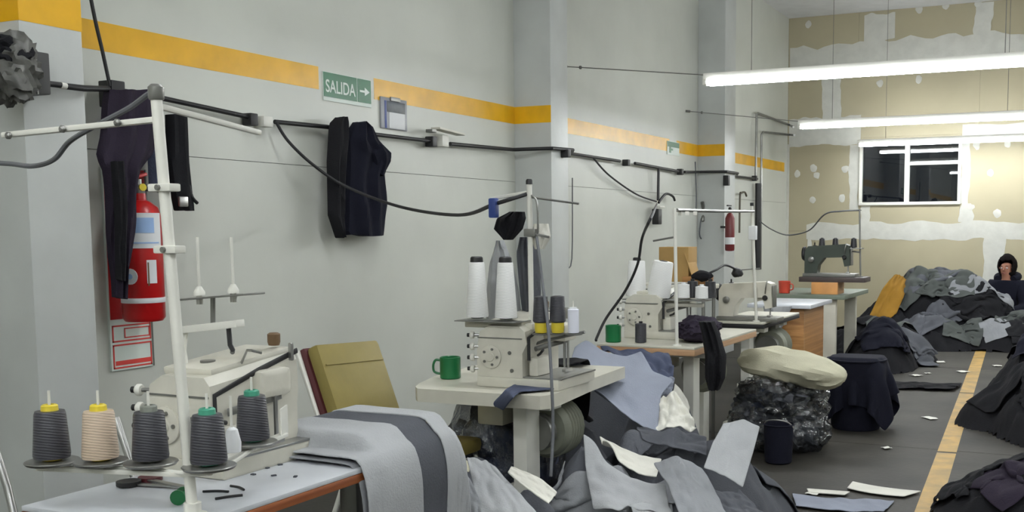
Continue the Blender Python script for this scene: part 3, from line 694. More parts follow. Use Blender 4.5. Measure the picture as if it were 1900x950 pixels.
# fourth machine: flat-bed with a rounded arm, grey
def flatbed(name, loc, label, body, rz=0.0, s=1.0):
    t = thing(name, loc, label, 'sewing machine', None, rz)
    def P(nm, mb, m, par=None):
        mb.v = [(v[0]*s, v[1]*s, v[2]*s) for v in mb.v]; return mb.build(nm, m, par or t)
    P('bed', MB().bounds((-.16, -.09, 0), (.30, .09, .03), .006), GREYM)
    prof = [(-.15, .03), (-.15, .22), (-.12, .265), (.20, .285), (.24, .27), (.25, .10), (.20, .09), (.18, .17), (.02, .165), (-.03, .10), (-.04, .03)]
    n = len(prof); vs = [(p[0], -.06, p[1]) for p in prof]+[(p[0], .06, p[1]) for p in prof]
    P('arm', MB().add(vs, [tuple(range(n)), tuple(reversed(range(n, 2*n)))]+[(k, n+k, n+(k+1) % n, (k+1) % n) for k in range(n)]), body)
    P('face_plate', MB().box((.252, 0, .18), (.008, .09, .16), None, .003), GREYM)
    P('handwheel', MB().lathe([(.03, 0), (.06, .005), (.065, .015), (.055, .03), (.02, .035)], (-.15, 0, .2), 22, (-1, 0, 0)), BLACK)
    P('needle_bar', MB().cyl((.22, 0, .03), (.22, 0, .1), .006, n=8), STEEL); P('presser_foot', MB().box((.22, -.01, .036), (.03, .05, .012), None, .003), STEEL)
    P('stitch_dial', MB().lathe([(.025, 0), (.025, .015), (.015, .02)], (-.09, -.06, .15), 16, (0, -1, 0)), GREYM)
    P('take_up_lever', MB().tube([(.2, -.062, .2), (.21, -.085, .25), (.215, -.07, .29)], .005, 6, 4), STEEL)
    P('tension_dial', MB().lathe([(.018, 0), (.02, .01), (.012, .02)], (.2, -.06, .17), 14, (0, -1, 0)), BLACK)
    P('bobbin_winder', MB().lathe([(.018, 0), (.018, .004), (.006, .006), (.006, .03)], (-.08, .02, .268), 12), BLACK)
    return t
flatbed('flatbed_machine', (1.80, 6.78, TZ), 'grey rounded flatbed sewing machine on the fourth table', CREAM, 0, .90)
m5 = flatbed('flatbed_machine', (1.63, 9.86, TZ+.155), 'dark green sewing machine on the farthest table below three black cones', DKGREEN, 0, 1.05)
bx5 = thing('machine_stand', (1.74, 9.86, TZ), 'raised wooden and metal platform carrying the dark green machine', 'machine stand')
MB().bounds((-.30, -.14, .11), (.30, .14, .155), .004).build('platform', mat('platform_dark', (66, 56, 54), rough=.5), bx5)
MB().bounds((-.18, -.15, .0), (.06, -.13, .108), .003).build('light_tinted_panel', ORANGE, bx5); MB().bounds((-.18, -.128, 0), (-.14, .13, .11)).build('block', WOODB, bx5); MB().bounds((.02, -.128, 0), (.06, .13, .11)).build('block', WOODB, bx5)

# ================================================================== THREAD CONES
def cone(name, base, r0, r1, h, thread, tip, label, group=None, tip_h=.012, tilt=None, tip_r=None, flip=False):
    t = thing(name, base, label, 'thread cone', group)
    MB().lathe([(r0*.7, 0.004), (r0*.97, .005), (r0, .012), (r1, h-.006), (r1*.93, h), (r1*.5, h+.001)], (0, 0, 0), 26).build('thread', thread, t)
    tr = tip_r or r1*.5
    if flip:
        MB().lathe([(tr*.8, -.0), (tr*1.0, .002), (tr*1.05, .035), (tr*.9, .04)], (0, 0, -.04), 18).build('core', tip, t)
    else:
        MB().lathe([(tr*1.05, 0), (tr, tip_h*.8), (tr*.8, tip_h), (tr*.55, tip_h), (tr*.5, .001)], (0, 0, h), 18).build('core', tip, t)
    MB().lathe([(r0*.55, 0), (r0*.6, .004)], (0, 0, 0), 18).build('core_base', tip, t)
    if tilt: t.rotation_euler = tilt
    return t

# ---- first stand with its five cones
TRZ = .862
pb = wz(358, 958, TZ); pt = wy(290, 182, pb.y)
st1 = thing('thread_stand', pb, 'tall white thread stand on the nearest table holding five thread cones', 'thread stand')
def S(stand, name, mb, m, par=None):
    rel(mb, stand.location)
    o = mb.build(name, m, par or stand); return o
def on_pole(p0, p1, z): return p0.lerp(p1, (z-p0.z)/(p1.z-p0.z))
S(st1, 'pole', MB().tube([pb, pt], .0115, 14), WHITE)
S(st1, 'pole_cap', MB().lathe([(.014, -.004), (.016, 0), (.016, .022), (.010, .028)], pt, 14), GREYM)
S(st1, 'base_clamp', MB().lathe([(.03, 0), (.03, .006), (.018, .01), (.018, .03)], pb, 16), WHITE)
aL = wy(8, 251, pb.y); aJ = on_pole(pb, pt, wy(290, 222, pb.y).z)
S(st1, 'guide_arm', MB().box((aL+aJ)/2, ((aJ-aL).length, .018, .012), Vector((1, 0, 0)).rotation_difference(aJ-aL).to_matrix(), .003), WHITE)
for px, py in ((20, 252), (120, 240), (222, 228)):
    c = wy(px, py, pb.y-.012); S(st1, 'eyelet', MB().lathe([(.005, 0), (.008, .003), (.008, .009), (.004, .012)], c, 10, (0, -1, 0)), GREYM)
aR = wy(480, 246, pb.y+.34); aJ2 = on_pole(pb, pt, wy(296, 196, pb.y).z)
S(st1, 'guide_arm', MB().box((aR+aJ2)/2, ((aR-aJ2).length, .018, .012), Vector((1, 0, 0)).rotation_difference(aR-aJ2).to_matrix(), .003), WHITE)
for py in (348, 463):
    c = on_pole(pb, pt, wy(314, py, pb.y).z)
    cl = S(st1, 'clamp', MB().box(c, (.062, .03, .016), None, .003), WHITE); S(st1, 'bolt', MB().lathe([(.006, 0), (.006, .006)], c+Vector((.0, -.015, 0)), 8, (0, -1, 0)), GREYM, cl)
# tray: an L of plates on flat bars
c1, c2, c3, c4, c5 = [wz(x, y, TRZ) for x, y in ((97, 853), (187, 853), (280, 855), (388, 862), (470, 818))]
barL = wz(72, 868, TRZ-.022); pj = on_pole(pb, pt, TRZ-.022); barR = wz(528, 806, TRZ-.02)
for p, q_ in ((barL, pj), (pj, barR)):
    S(st1, 'tray_bar', MB().box((p+q_)/2, ((p-q_).length, .022, .010), Vector((1, 0, 0)).rotation_difference(q_-p).to_matrix(), .002), WHITE)
S(st1, 'end_plate', MB().box(barR+Vector((0, .0, .035)), (.004, .07, .07), Matrix.Rotation(.5, 3, 'Z'), .001), WHITE)
for c in (c1, c2, c3, c4, c5):
    pl_ = S(st1, 'plate', MB().lathe([(.03, -.010), (.052, -.008), (.056, -.003), (.054, -.001), (.02, -.001)], c, 24), GREYM)
    S(st1, 'plate_post', MB().cyl(c+Vector((0, 0, -.022)), c+Vector((0, 0, -.008)), .007, n=10), WHITE, pl_)
    S(st1, 'pin', MB().cyl(c, c+Vector((0, 0, .15)), .0028, n=8), WHITE, pl_)
S(st1, 'tray_bar', MB().tube([c3+Vector((0, 0, -.018)), c4+Vector((0, 0, -.018)), c5+Vector((0, 0, -.018))], .005, 8, 5), WHITE)
S(st1, 'tray_bar', MB().tube([c1+Vector((0, 0, -.018)), c2+Vector((0, 0, -.018)), c3+Vector((0, 0, -.018))], .005, 8, 5), WHITE)
lab5 = [('thread_cone', T_DARK, YELLOW, 'charcoal thread cone with yellow tip, leftmost on the first stand'), ('thread_cone', T_BEIGE, YELLOW, 'beige thread cone with yellow tip on the first stand'),
        ('thread_cone', T_DARK, mat('core_grey', (120, 124, 116), rough=.5), 'charcoal thread cone with grey tip left of the white pole'), ('thread_cone', T_DARK, TEAL, 'charcoal thread cone with teal tip just right of the white pole'),
        ('thread_cone', T_DARK, TEAL, 'charcoal thread cone with teal tip on the far end of first stand tray')]
for c, (nm, th_, tp, lb) in zip((c1, c2, c3, c4, c5), lab5):
    cone(nm, c+Vector((0, 0, .0005)), .0375, .0315, .106, th_, tp, lb, 'cones on the first stand', .014, None, .017)
# upper trays with empty pins
ut = thing('spool_tray', wy(405, 610, 2.0), 'white spool tray with two empty pins above the nearest machine', 'spool tray')
for (xa, ya_, xb, yb_, kk) in ((338, 556, 472, 545, 1), (338, 612, 446, 600, 0)):
    A_ = wy(xa, ya_, 2.0); B_ = wy(xb, yb_, 2.0)
    S(ut, 'shelf', MB().box((A_+B_)/2, ((B_-A_).length, .075 if kk else .03, .005 if kk else .018), Vector((1, 0, 0)).rotation_difference(B_-A_).to_matrix(), .0015), GREYM if kk else WHITE)
for px, pyt, pyb in ((366, 440, 548), (429, 440, 544)):
    b_ = wy(px+4, pyb, 2.0); t_ = wy(px, pyt, 2.0)
    pn = S(ut, 'pin', MB().cyl(b_, t_, .0035, n=8), WHITE)
    S(ut, 'pin_base', MB().lathe([(.014, 0), (.014, .008), (.006, .022)], b_, 12), WHITE, pn); S(ut, 'pin_nut', MB().cyl(b_-Vector((0, 0, .022)), b_, .008, n=8), WHITE, pn)
S(ut, 'bracket', MB().tube([wy(395, 608, 2.0), wy(395, 552, 2.0)], .006, 8), GREYM)
S(ut, 'bracket', MB().tube([wy(424, 606, 2.0), wy(427, 640, 2.0), wy(432, 650, 2.0), Vector((1.93, 2.06, 1.045))], .006, 8), BLACK)
S(ut, 'bracket', MB().tube([wy(345, 612, 2.0), wy(341, 650, 2.0), wy(345, 675, 2.0)], .006, 8), WHITE)
cpin = wz(432, 838, TRZ)
S(st1, 'pin', MB().cyl(cpin, wy(427, 735, cpin.y), .003, n=8), WHITE); S(st1, 'spool_foot', MB().lathe([(.018, 0), (.019, .02), (.012, .05), (.005, .055)], cpin, 14), LABELW)
cable([wy(-30, 301, 1.75), wy(20, 304, 1.75), wy(62, 308, 1.74), wy(100, 296, 1.73), wy(130, 262, 1.72), wy(180, 232, 1.70), wy(240, 200, 1.68), wy(280, 172, pb.y-.005), wy(294, 176, pb.y-.0), wy(298, 200, pb.y+.03), wy(300, 260, pb.y+.04)], .0058, CABLEG, 'thick grey cable looping over the top of the first stand')

# small things on the nearest table
gk = thing('green_spool', wz(336, 934, TZ), 'small green spool lying on the nearest table left of pole foot', 'spool')
MB().lathe([(.017, -.018), (.017, -.013), (.010, -.011), (.010, .011), (.017, .013), (.017, .018)], (0, 0, .017), 16, (.45, -1, 0)).build('spool_body', GREEN, gk)
scp = wz(262, 905, TZ)
sc = thing('scissors', scp, 'black-handled scissors lying behind the tray on the nearest table', 'scissors')
MB().lathe([(.022, -.004), (.028, -.005), (.028, .005), (.022, .004)], (-.04, .0, .008), 16).build('handle', BLACK, sc); MB().lathe([(.022, -.004), (.028, -.005), (.028, .005), (.022, .004)], (-.03, .055, .008), 16).build('handle', MAROON, sc)
MB().box((.05, .02, .006), (.13, .016, .004), Matrix.Rotation(.2, 3, 'Z'), .001).build('blade', STEEL, sc); MB().box((.05, .03, .009), (.13, .016, .004), Matrix.Rotation(-.15, 3, 'Z'), .001).build('blade', STEEL, sc)
for k, (px, py, rz_) in enumerate(((400, 912, .4), (440, 905, -.3), (425, 922, 1.0))):
    c = wz(px, py, TZ+.003); single(MB().tube([c+Vector((-.03*math.cos(rz_), -.03*math.sin(rz_), 0)), c+Vector((0, .006, .0)), c+Vector((.03*math.cos(rz_), .03*math.sin(rz_), 0))], .003, 6, 5), 'thread_scrap', BLACK, 'dark thread scrap lying on the nearest table top', 'scrap', 'thread scraps on the nearest table')
for k, (px, py) in enumerate(((495, 868), (508, 882), (548, 884), (470, 880), (520, 862))):
    single(MB().box(wz(px, py, TZ+.0016), (.012, .008, .003), Matrix.Rotation(k, 3, 'Z')), 'lint', C_DK, 'tiny dark lint piece on the nearest table top', 'lint', 'lint on the nearest table')

# ---- second stand
p2 = wz(988, 715, TZ); q2 = wy(982, 342, p2.y)
st2 = thing('thread_stand', p2, 'white thread stand beside the second machine under the black cord', 'thread stand')
S(st2, 'pole', MB().tube([p2, q2], .0105, 12), WHITE); S(st2, 'pole_cap', MB().lathe([(.013, 0), (.013, .014), (.009, .02)], q2, 12), BLACK)
S(st2, 'base_clamp', MB().lathe([(.03, 0), (.03, .006), (.018, .01), (.018, .03)], p2, 16), WHITE)
S(st2, 'guide_arm', MB().box((wy(905, 370, p2.y)+wy(984, 356, p2.y))/2, (.165, .014, .012), Vector((1, 0, 0)).rotation_difference(wy(984, 356, p2.y)-wy(905, 370, p2.y)).to_matrix(), .002), WHITE)
S(st2, 'guide_arm', MB().tube([wy(984, 366, p2.y), wy(1074, 378, p2.y)], .004, 8), GREYM)
S(st2, 'guide_arm', MB().tube([wy(984, 362, p2.y), wy(996, 375, p2.y-.01), wy(998, 430, p2.y-.01), wy(992, 440, p2.y)], .004, 8, 5), GREYM)
cl = S(st2, 'clamp', MB().box(wy(985, 432, p2.y), (.05, .03, .03), None, .005), GREYM); S(st2, 'bolt', MB().tube([wy(985, 432, p2.y), wy(1018, 440, p2.y-.02)], .005, 8), STEEL, cl)
TR2 = wy(925, 593, 3.55).z
S(st2, 'tray', MB().box(wy(914, 595, 3.55), (.27, .12, .004), None, .001), GREYM)
S(st2, 'tray_arm', MB().box((wy(870, 607, 3.55)+wy(985, 600, p2.y))/2, (.30, .028, .022), None, .004), CREAM)
TR3 = wy(1035, 618, 3.56).z
S(st2, 'tray_arm', MB().tube([wy(988, 640, p2.y), wy(1010, 632, 3.6), wy(1085, 616, 3.58)], .006, 8), GREYM)
for px in (1004, 1035, 1064):
    c = wy(px, 618, 3.56); S(st2, 'plate', MB().lathe([(.02, -.008), (.034, -.006), (.034, -.001), (.01, -.001)], c, 18), GREYM); S(st2, 'pin', MB().cyl(c, c+Vector((0, 0, .12)), .0025, n=6), WHITE)
for px, lb in ((886, 'tall white thread cone with black tip, left on the second stand'), (939, 'tall white thread cone with black tip, right on the second stand')):
    b_ = wy(px, 593, 3.55); b_.z = TR2+.003
    cone('thread_cone', b_, .043, .030, .215, T_WHITE, BLACK, lb, 'tall white cones on the second stand', .022, None, .024)
for px, lb in ((1004, 'charcoal cone standing on its yellow foot beside the second pole'), (1035, 'charcoal cone standing on its yellow foot beside the small white spool')):
    b_ = wy(px, 618, 3.56)
    t = thing('thread_cone', b_, lb, 'thread cone', 'dark cones on the second stand')
    MB().lathe([(.012, .0), (.022, .002), (.025, .02), (.024, .042), (.015, .044)], (0, 0, 0), 18).build('foot', YELLOW, t)
    MB().lathe([(.026, .040), (.031, .046), (.026, .137), (.014, .14)], (0, 0, 0), 22).build('thread', T_DARK, t)
b_ = wy(1064, 618, 3.56)
t = thing('thread_spool', b_, 'small white thread spool at the right end of the second stand', 'thread spool')
MB().lathe([(.016, 0), (.021, .002), (.021, .088), (.016, .09)], (0, 0, 0), 20).build('thread', mat('thread_bluewhite', (226, 228, 240), rough=.6, var=.03), t); MB().lathe([(.014, 0), (.014, .006), (.006, .006)], (0, 0, .09), 14).build('core', LABELW, t)
def mug(loc, r, h, label, handle_dir, m=GREEN):
    t = thing('mug', loc, label, 'mug')
    MB().lathe([(r*.9, 0), (r, .004), (r, h-.002), (r-.003, h), (r-.006, h-.003), (r-.006, .008), (.001, .007)], (0, 0, 0), 26).build('mug_body', m, t)
    d = Vector(handle_dir).normalized()
    pts = [d*(r-.002)+Vector((0, 0, h*.82)), d*(r+.018)+Vector((0, 0, h*.84)), d*(r+.028)+Vector((0, 0, h*.6)), d*(r+.024)+Vector((0, 0, h*.3)), d*(r-.002)+Vector((0, 0, h*.2))]
    MB().tube(pts, .005, 8, 6).build('handle', m, t); return t
mp_ = wz(832, 702, TZ); mp_.z = TZ+.001
mug(mp_+Vector((.01, 0, 0)), .042, .088, 'green mug standing on the left end of the second table', (-1, -.35, 0))
pb2 = thing('plug', wy(916, 405, 3.60), 'blue plug hanging on the cord at the second stand', 'plug')
S(pb2, 'plug_body', MB().box(wy(916, 386, 3.60), (.032, .03, .075), None, .006), BLUEP); S(pb2, 'plug_pins', MB().box(wy(914, 371, 3.60), (.022, .02, .012), None, .003), BLACK)
def garment_y(rows, thick, seed, folds=4, Y=3.7, nu=14, nv=18):
    rows = sorted(rows); ysr = [r[0] for r in rows]; vs = []
    for side in (1, -1):
        for j in range(nv+1):
            y = ysr[0]+(ysr[-1]-ysr[0])*j/nv; l = float(np.interp(y, ysr, [r[1] for r in rows])); r = float(np.interp(y, ysr, [r[2] for r in rows]))
            for i in range(nu+1):
                u = i/nu; pr = math.sqrt(max(0, 1-(2*u-1)**2)); wob = noise.noise((u*4, y*.03, seed)); fd = .5+.5*math.sin(u*folds*6.283+seed+2*wob)
                P = wy(l+(r-l)*u, y, Y); off = pr*thick*(.6+.4*fd+.3*wob) if side == 1 else -pr*thick*.4
                vs.append(P+Vector((off*.3, -off, 0)))
    n = (nu+1)*(nv+1); fs = []
    for j in range(nv):
        for i in range(nu):
            a = j*(nu+1)+i; fs.append((a, a+1, a+nu+2, a+nu+1)); fs.append((n+a, n+a+nu+1, n+a+nu+2, n+a+1))
    ring = list(range(nu+1))+[j*(nu+1)+nu for j in range(1, nv+1)]+[nv*(nu+1)+i for i in range(nu-1, -1, -1)]+[j*(nu+1) for j in range(nv-1, 0, -1)]
    for a, b in zip(ring, ring[1:]+ring[:1]): fs.append((b, a, n+a, n+b))
    return MB().add(vs, fs)
single(garment_y([(393, 945, 974, 0), (405, 922, 976, 0), (425, 916, 970, 0), (445, 935, 952, 0)], .05, 2.2, 3, 3.70), 'cap', C_BLACK, 'black cap hanging behind the second stand pole', 'cap')
single(garment_y([(446, 922, 935, 0), (490, 908, 952, 0), (545, 902, 964, 0), (592, 902, 968, 0)], .05, 4.2, 3, 3.78), 'hanging_cloth', C_LIGHT, 'pale grey cloth hanging behind the two tall white cones', 'cloth')
single(garment_y([(440, 965, 990, 0), (470, 958, 1000, 0), (540, 964, 1004, 0), (600, 972, 1000, 0)], .05, 7.2, 3, 3.80), 'hanging_cloth', C_DK, 'dark grey cloth strip hanging behind the second pole', 'cloth')
single(garment_y([(415, 990, 1018, 0), (440, 985, 1022, 0), (462, 992, 1010, 0)], .03, 9.2, 2, 3.66), 'plastic_wrap', C_WHITE, 'scrap of whitish plastic wrap tied at the second stand', 'wrap')

# ---- third stand
p3 = wz(1256, 642, TZ); q3 = wy(1252, 386, p3.y)
st3 = thing('thread_stand', p3, 'thin white thread stand beside the leaning white cones on the third table', 'thread stand')
S(st3, 'pole', MB().tube([p3, q3], .009, 10), WHITE); S(st3, 'pole_foot', MB().lathe([(.025, 0), (.025, .006), (.012, .01)], p3, 14), WHITE)
S(st3, 'guide_arm', MB().tube([wy(1256, 390, p3.y), wy(1330, 392, p3.y+.5), wy(1398, 392, 6.70)], .009, 8), GREYM)
S(st3, 'guide_arm', MB().tube([wy(1250, 440, p3.y), wy(1212, 447, p3.y)], .005, 8), GREYM)
for px in (1262, 1275, 1290): S(st3, 'eyelet', MB().box(wy(px, 396, p3.y+.05), (.02, .01, .02), None, .003), WHITE)
TR4 = wy(1200, 553, 5.5).z
S(st3, 'tray', MB().box(wy(1235, 556, 5.5), (.50, .11, .005), None, .001), GREYM); S(st3, 'tray_arm', MB().box(wy(1235, 565, 5.5), (.44, .03, .02), None, .004), CREAM)
S(st3, 'tray_post', MB().tube([wy(1165, 565, 5.5), wy(1175, 590, 5.5), wy(1180, 603, 5.5)], .008, 8), BLACK)
for px, py, lb, tl in ((1180, 551, 'wide white thread cone with black tip, leftmost on the third stand', .03), (1221, 551, 'wide white thread cone leaning right beside the third pole', .16)):
    b_ = wy(px, py, 5.5); b_.z = TR4+.006
    cone('thread_cone', b_, .056 if tl < .1 else .066, .046 if tl < .1 else .056, .20, T_WHITE, BLACK, lb, 'wide white cones on the third stand', .018 if tl < .1 else .004, (0, tl, 0), .022)
for px, lb, hh_ in ((1268, 'small white spool right of the third pole', .075), (1302, 'smaller white spool nearest the grey flatbed machine', .065)):
    b_ = wy(px, 555, 5.5); b_.z = TR4+.004
    t = thing('thread_spool', b_, lb, 'thread spool', 'small white spools on the third stand')
    MB().lathe([(.03, 0), (.036, .003), (.034, hh_), (.02, hh_+.002)], (0, 0, 0), 18).build('thread', T_WHITE, t); MB().lathe([(.012, 0), (.012, .012)], (0, 0, hh_), 12).build('core', LABELW, t)
for px, lb in ((1285, 'black spool between the two small white spools on the third stand'), (1318, 'black spool at the right end of the third stand tray')):
    b_ = wy(px, 555, 5.56); b_.z = TR4+.004
    t = thing('thread_spool', b_, lb, 'thread spool', 'black spools on the third stand')
    MB().lathe([(.03, 0), (.034, .003), (.028, .09), (.02, .092)], (0, 0, 0), 18).build('thread', thread_mat('thread_black'+str(px), (36, 36, 40)), t); MB().lathe([(.012, 0), (.012, .012)], (0, 0, .092), 12).build('core', BLACK, t)
gp = wz(1153, 618, TZ)
mug(Vector((1.585, 5.20, TZ+.001)), .042, .09, 'green mug standing on the tan-edged third table', (-.3, 1, 0))
t = thing('thread_spool', (1.735, 5.22, TZ+.001), 'dark grey thread spool standing beside the mug on third table', 'thread spool')
MB().lathe([(.02, 0), (.03, .003), (.03, .10), (.02, .103)], (0, 0, 0), 18).build('thread', T_DARK, t); MB().lathe([(.01, 0), (.01, .01)], (0, 0, .103), 10).build('core', BLACK, t)
cable([wx(1219, 378, .1), wy(1212, 395, 3.0+2.0), wy(1192, 440, 5.1), wy(1183, 490, 5.15), wy(1160, 540, 5.2), wy(1125, 590, 5.2), wy(1108, 625, 5.12), wy(1106, 632, 5.10)], .0075, RUBBER, 'thick dark cord curving down past the leaning white cones to third table')
# box on the far shelf
bxs = thing('cardboard_box', wy(1258, 520, 6.45), 'open brown cardboard box behind the third stand', 'box')
bc = wy(1258, 490, 6.45)
rel(MB().box(bc, (.20, .16, .22), None, .003), bxs.location).build('box_body', CARD, bxs); rel(MB().box(bc+Vector((.11, -.02, -.02)), (.004, .15, .2), Matrix.Rotation(-.35, 3, 'Y'), .001), bxs.location).build('flap', CARD, bxs)
rel(MB().box(wy(1295, 520, 6.4), (.16, .14, .05), None, .004), bxs.location).build('lower_box', WOODB, bxs)
shf = thing('side_table', (1.42, 6.45, 0), 'small cream side table under the brown cardboard box', 'table')
zz = bxs.location.z-.001
zz = min(zz, wy(1295, 520, 6.4).z-.027)
MB().bounds((-.2, -.12, zz-.03), (.3, .12, zz-.001), .004).build('table_top', LAMINATE2, shf)
for sx in (-.17, .27):
    for sy in (-.1, .1): MB().cyl((sx, sy, 0), (sx, sy, zz-.03), .012, n=8).build('leg', GREYM, shf)
single(MB().tube([wy(1305, 515, 6.35), wy(1316, 507, 6.35), wy(1330, 500, 6.4), wy(1345, 492, 6.5), wy(1362, 498, 6.6), wy(1368, 505, 6.6)], .007, 8, 5), 'cord', BLACK, 'black cord looped over the grey flatbed machine', 'cord')
single(blob(wy(1302, 512, 6.3), (.06, .04, .03), 4.0, .3, .1, 3), 'cloth_wad', C_BLACK, 'black wad of cloth on the brown box beside flatbed machine', 'cloth')
single(blob(wy(1368, 506, 6.62), (.035, .03, .03), 9.0, .2, .1, 3), 'lamp_head', BLACK, 'small black machine lamp head above the grey flatbed machine', 'machine lamp')

# ---- fourth stand (by the flatbed)
p4 = wz(1397, 590, TZ); p4 = Vector((1.93, 6.70, TZ)); q4 = wy(1395, 382, 6.70)
st4 = thing('thread_stand', p4, 'white stand with small white sleeve beside the grey flatbed machine', 'thread stand')
S(st4, 'pole', MB().tube([p4, q4], .010, 10), WHITE); S(st4, 'sleeve', MB().box(on_pole(p4, q4, wy(1396, 432, 6.7).z), (.05, .04, .09), None, .006), LABELW)
S(st4, 'pole_foot', MB().lathe([(.025, 0), (.025, .006), (.012, .01)], p4, 14), WHITE); S(st4, 'pole_cap', MB().lathe([(.012, 0), (.012, .02)], q4, 10), BLACK)
S(st4, 'guide_arm', MB().tube([wy(1360, 502, 6.7), wy(1410, 498, 6.7)], .004, 8), GREYM)

# ---- farthest stand, cones, cup
p5 = Vector((1.975, 9.86, TZ+.156)); q5 = wy(1595, 388, 9.86)
st5 = thing('thread_stand', p5, 'thin grey thread stand beside the dark green machine', 'thread stand')
S(st5, 'pole', MB().tube([p5, q5], .008, 8), GREYM); S(st5, 'tray', MB().box(wy(1550, 461, 9.86), (.50, .10, .008), None, .001), GREYM); S(st5, 'pole_foot', MB().lathe([(.02, 0), (.02, .006), (.01, .01)], p5, 12), GREYM)
S(st5, 'tray_arm', MB().tube([wy(1550, 462, 9.86), wy(1595, 468, 9.86)], .008, 8), GREYM)
for px, lb in ((1525, 'black thread cone, leftmost above the dark green machine'), (1550, 'black thread cone, middle one above the dark green machine'), (1584, 'black thread cone next to the farthest stand pole')):
    b_ = wy(px, 460, 9.86); b_.z = wy(1550, 461, 9.86).z+.005
    cone('thread_cone', b_, .03, .024, .085, MATS['thread_black1285'], BLACK, lb, 'black cones on the farthest stand', .008)
cup = thing('cup', Vector((1.30, 9.75, TZ+.001)), 'red plastic cup on the farthest grey-green table', 'cup')
MB().lathe([(.045, 0), (.05, .003), (.056, .11), (.053, .113), (.046, .008), (.001, .006)], (0, 0, 0), 20).build('cup_body', REDC, cup); MB().tube([(.05, -.02, .09), (.085, -.03, .08), (.085, -.03, .04), (.05, -.02, .03)], .006, 8, 5).build('handle', REDC, cup)


# ================================================================== CHAIR
ch = thing('chair', (1.32, 3.36, 0), 'olive vinyl chair with maroon back and white tube frame by the wall', 'chair')
def CH(name, mb, m, par=None): return rel(mb, ch.location).build(name, m, par or ch)
bl, br = wx(580, 652, 1.12), wx(682, 629, 1.12); fl_, fr_ = wx(612, 780, 1.24), wx(738, 772, 1.24)
cen = (bl+br+fl_+fr_)/4; uy = ((br-bl)+(fr_-fl_)).normalized(); uz = ((bl+br)-(fl_+fr_)).normalized(); ux = uy.cross(uz).normalized(); uz = ux.cross(uy)
RM = Matrix((ux, uy, uz)).transposed()
wdt = ((br-bl).length+(fr_-fl_).length)/2; hgt = .46
cc = cen-uz*.07
CH('back_cushion', MB().box(cc+ux*.01, (.06, wdt, hgt), RM, .022), OLIVE)
CH('back_shell', MB().box(cc-ux*.035, (.035, wdt+.012, hgt+.01), RM, .015), MAROON)
CH('back_seam', MB().box(cc+ux*.042+uz*.14, (.004, wdt-.03, .006), RM, .001), OLIVE)
for s in (-1, 1):
    a0 = cc-ux*.05+uy*s*(wdt/2+.012)
    CH('back_tube', MB().tube([a0+uz*(hgt/2), a0-uz*(hgt/2), Vector((a0.x+.10, a0.y, .46)), Vector((1.62, a0.y, .45)), Vector((1.64, a0.y, .4)), Vector((1.66, a0.y, 0))], .011, 10), WHITE)
    CH('rear_leg', MB().tube([Vector((a0.x+.16, a0.y, .45)), Vector((a0.x-.02, a0.y, 0))], .011, 10), WHITE)
CH('seat', MB().box((1.46, cc.y, .485), (.42, wdt, .06), None, .025), OLIVE)

# ================================================================== CLOTH: a small position-based simulation, all pieces of a layer at once
GX0, GY0, GS = .3, .8, .03; NX, NY = 160, 470
HF = np.zeros((NX, NY))
gxx = GX0+GS*np.arange(NX)[:, None]; gyy = GY0+GS*np.arange(NY)[None, :]
def mound(cx_, cy_, rx, ry, h, rot=0.0, pw=1.6):
    c, s = math.cos(rot), math.sin(rot); dx = gxx-cx_; dy = gyy-cy_
    u = (dx*c+dy*s)/rx; v = (-dx*s+dy*c)/ry
    d = np.sqrt(u*u+v*v); z = h*np.clip(1-d**pw, 0, 1)**.8
    np.maximum(HF, z, out=HF)
def hsample(P):
    fx = np.clip((P[..., 0]-GX0)/GS, 0, NX-1.001); fy = np.clip((P[..., 1]-GY0)/GS, 0, NY-1.001)
    i = fx.astype(int); j = fy.astype(int); a = fx-i; b = fy-j
    return HF[i, j]*(1-a)*(1-b)+HF[i+1, j]*a*(1-b)+HF[i, j+1]*(1-a)*b+HF[i+1, j+1]*a*b
BOXES = []
def core_mesh(x0, x1, y0, y1, name, m, label, cat, seed):
    """solid inside of a heap, a little lower than the surface the pieces lie on"""
    nx = int((x1-x0)/.03); ny = int((y1-y0)/.03)
    X, Y = np.meshgrid(np.linspace(x0, x1, nx), np.linspace(y0, y1, ny), indexing='ij')
    Z = hsample(np.stack([X, Y], -1))
    vs = []; idx = -np.ones((nx, ny), int); fs = []
    keep = Z > .03
    for i in range(nx):
        for j in range(ny):
            idx[i, j] = len(vs)
            x_, y_ = X[i, j], Y[i, j]
            w_ = .05*(1-2*abs(noise.noise((x_*5+seed, y_*5, seed))))+.03*(1-2*abs(noise.noise((x_*11, y_*11+seed, 2*seed))))+.012*noise.noise((x_*25, y_*25, seed))
            k_s = min(1, Z[i, j]/.12)
            vs.append((x_, y_, max(-.006, Z[i, j]*.88-.025*k_s-.01+w_*k_s) if Z[i, j] > .012 else -.006))
    for i in range(nx-1):
        for j in range(ny-1):
            if keep[i:i+2, j:j+2].any(): fs.append((idx[i, j], idx[i+1, j], idx[i+1, j+1], idx[i, j+1]))
    used = sorted({k for f in fs for k in f}); mp = {k: i for i, k in enumerate(used)}
    return single(MB().add([vs[k] for k in used], [tuple(mp[k] for k in f) for f in fs]), name, m, label, cat)
NG = 30
def piece(x, y, w_, h_, rot, m, label, taper=0.0, curve=0.0, comp=.85, z=None, group=None, name='cloth_piece', cat='cloth', slope=None, rough=.02, th=.005, stiff=.25, crump=0.0):
    return dict(x=x, y=y, w=w_, h=h_, rot=rot, m=m, label=label, taper=taper, curve=curve, comp=comp, z=z, group=group, name=name, cat=cat, slope=slope, rough=rough, th=th, stiff=stiff, crump=crump)
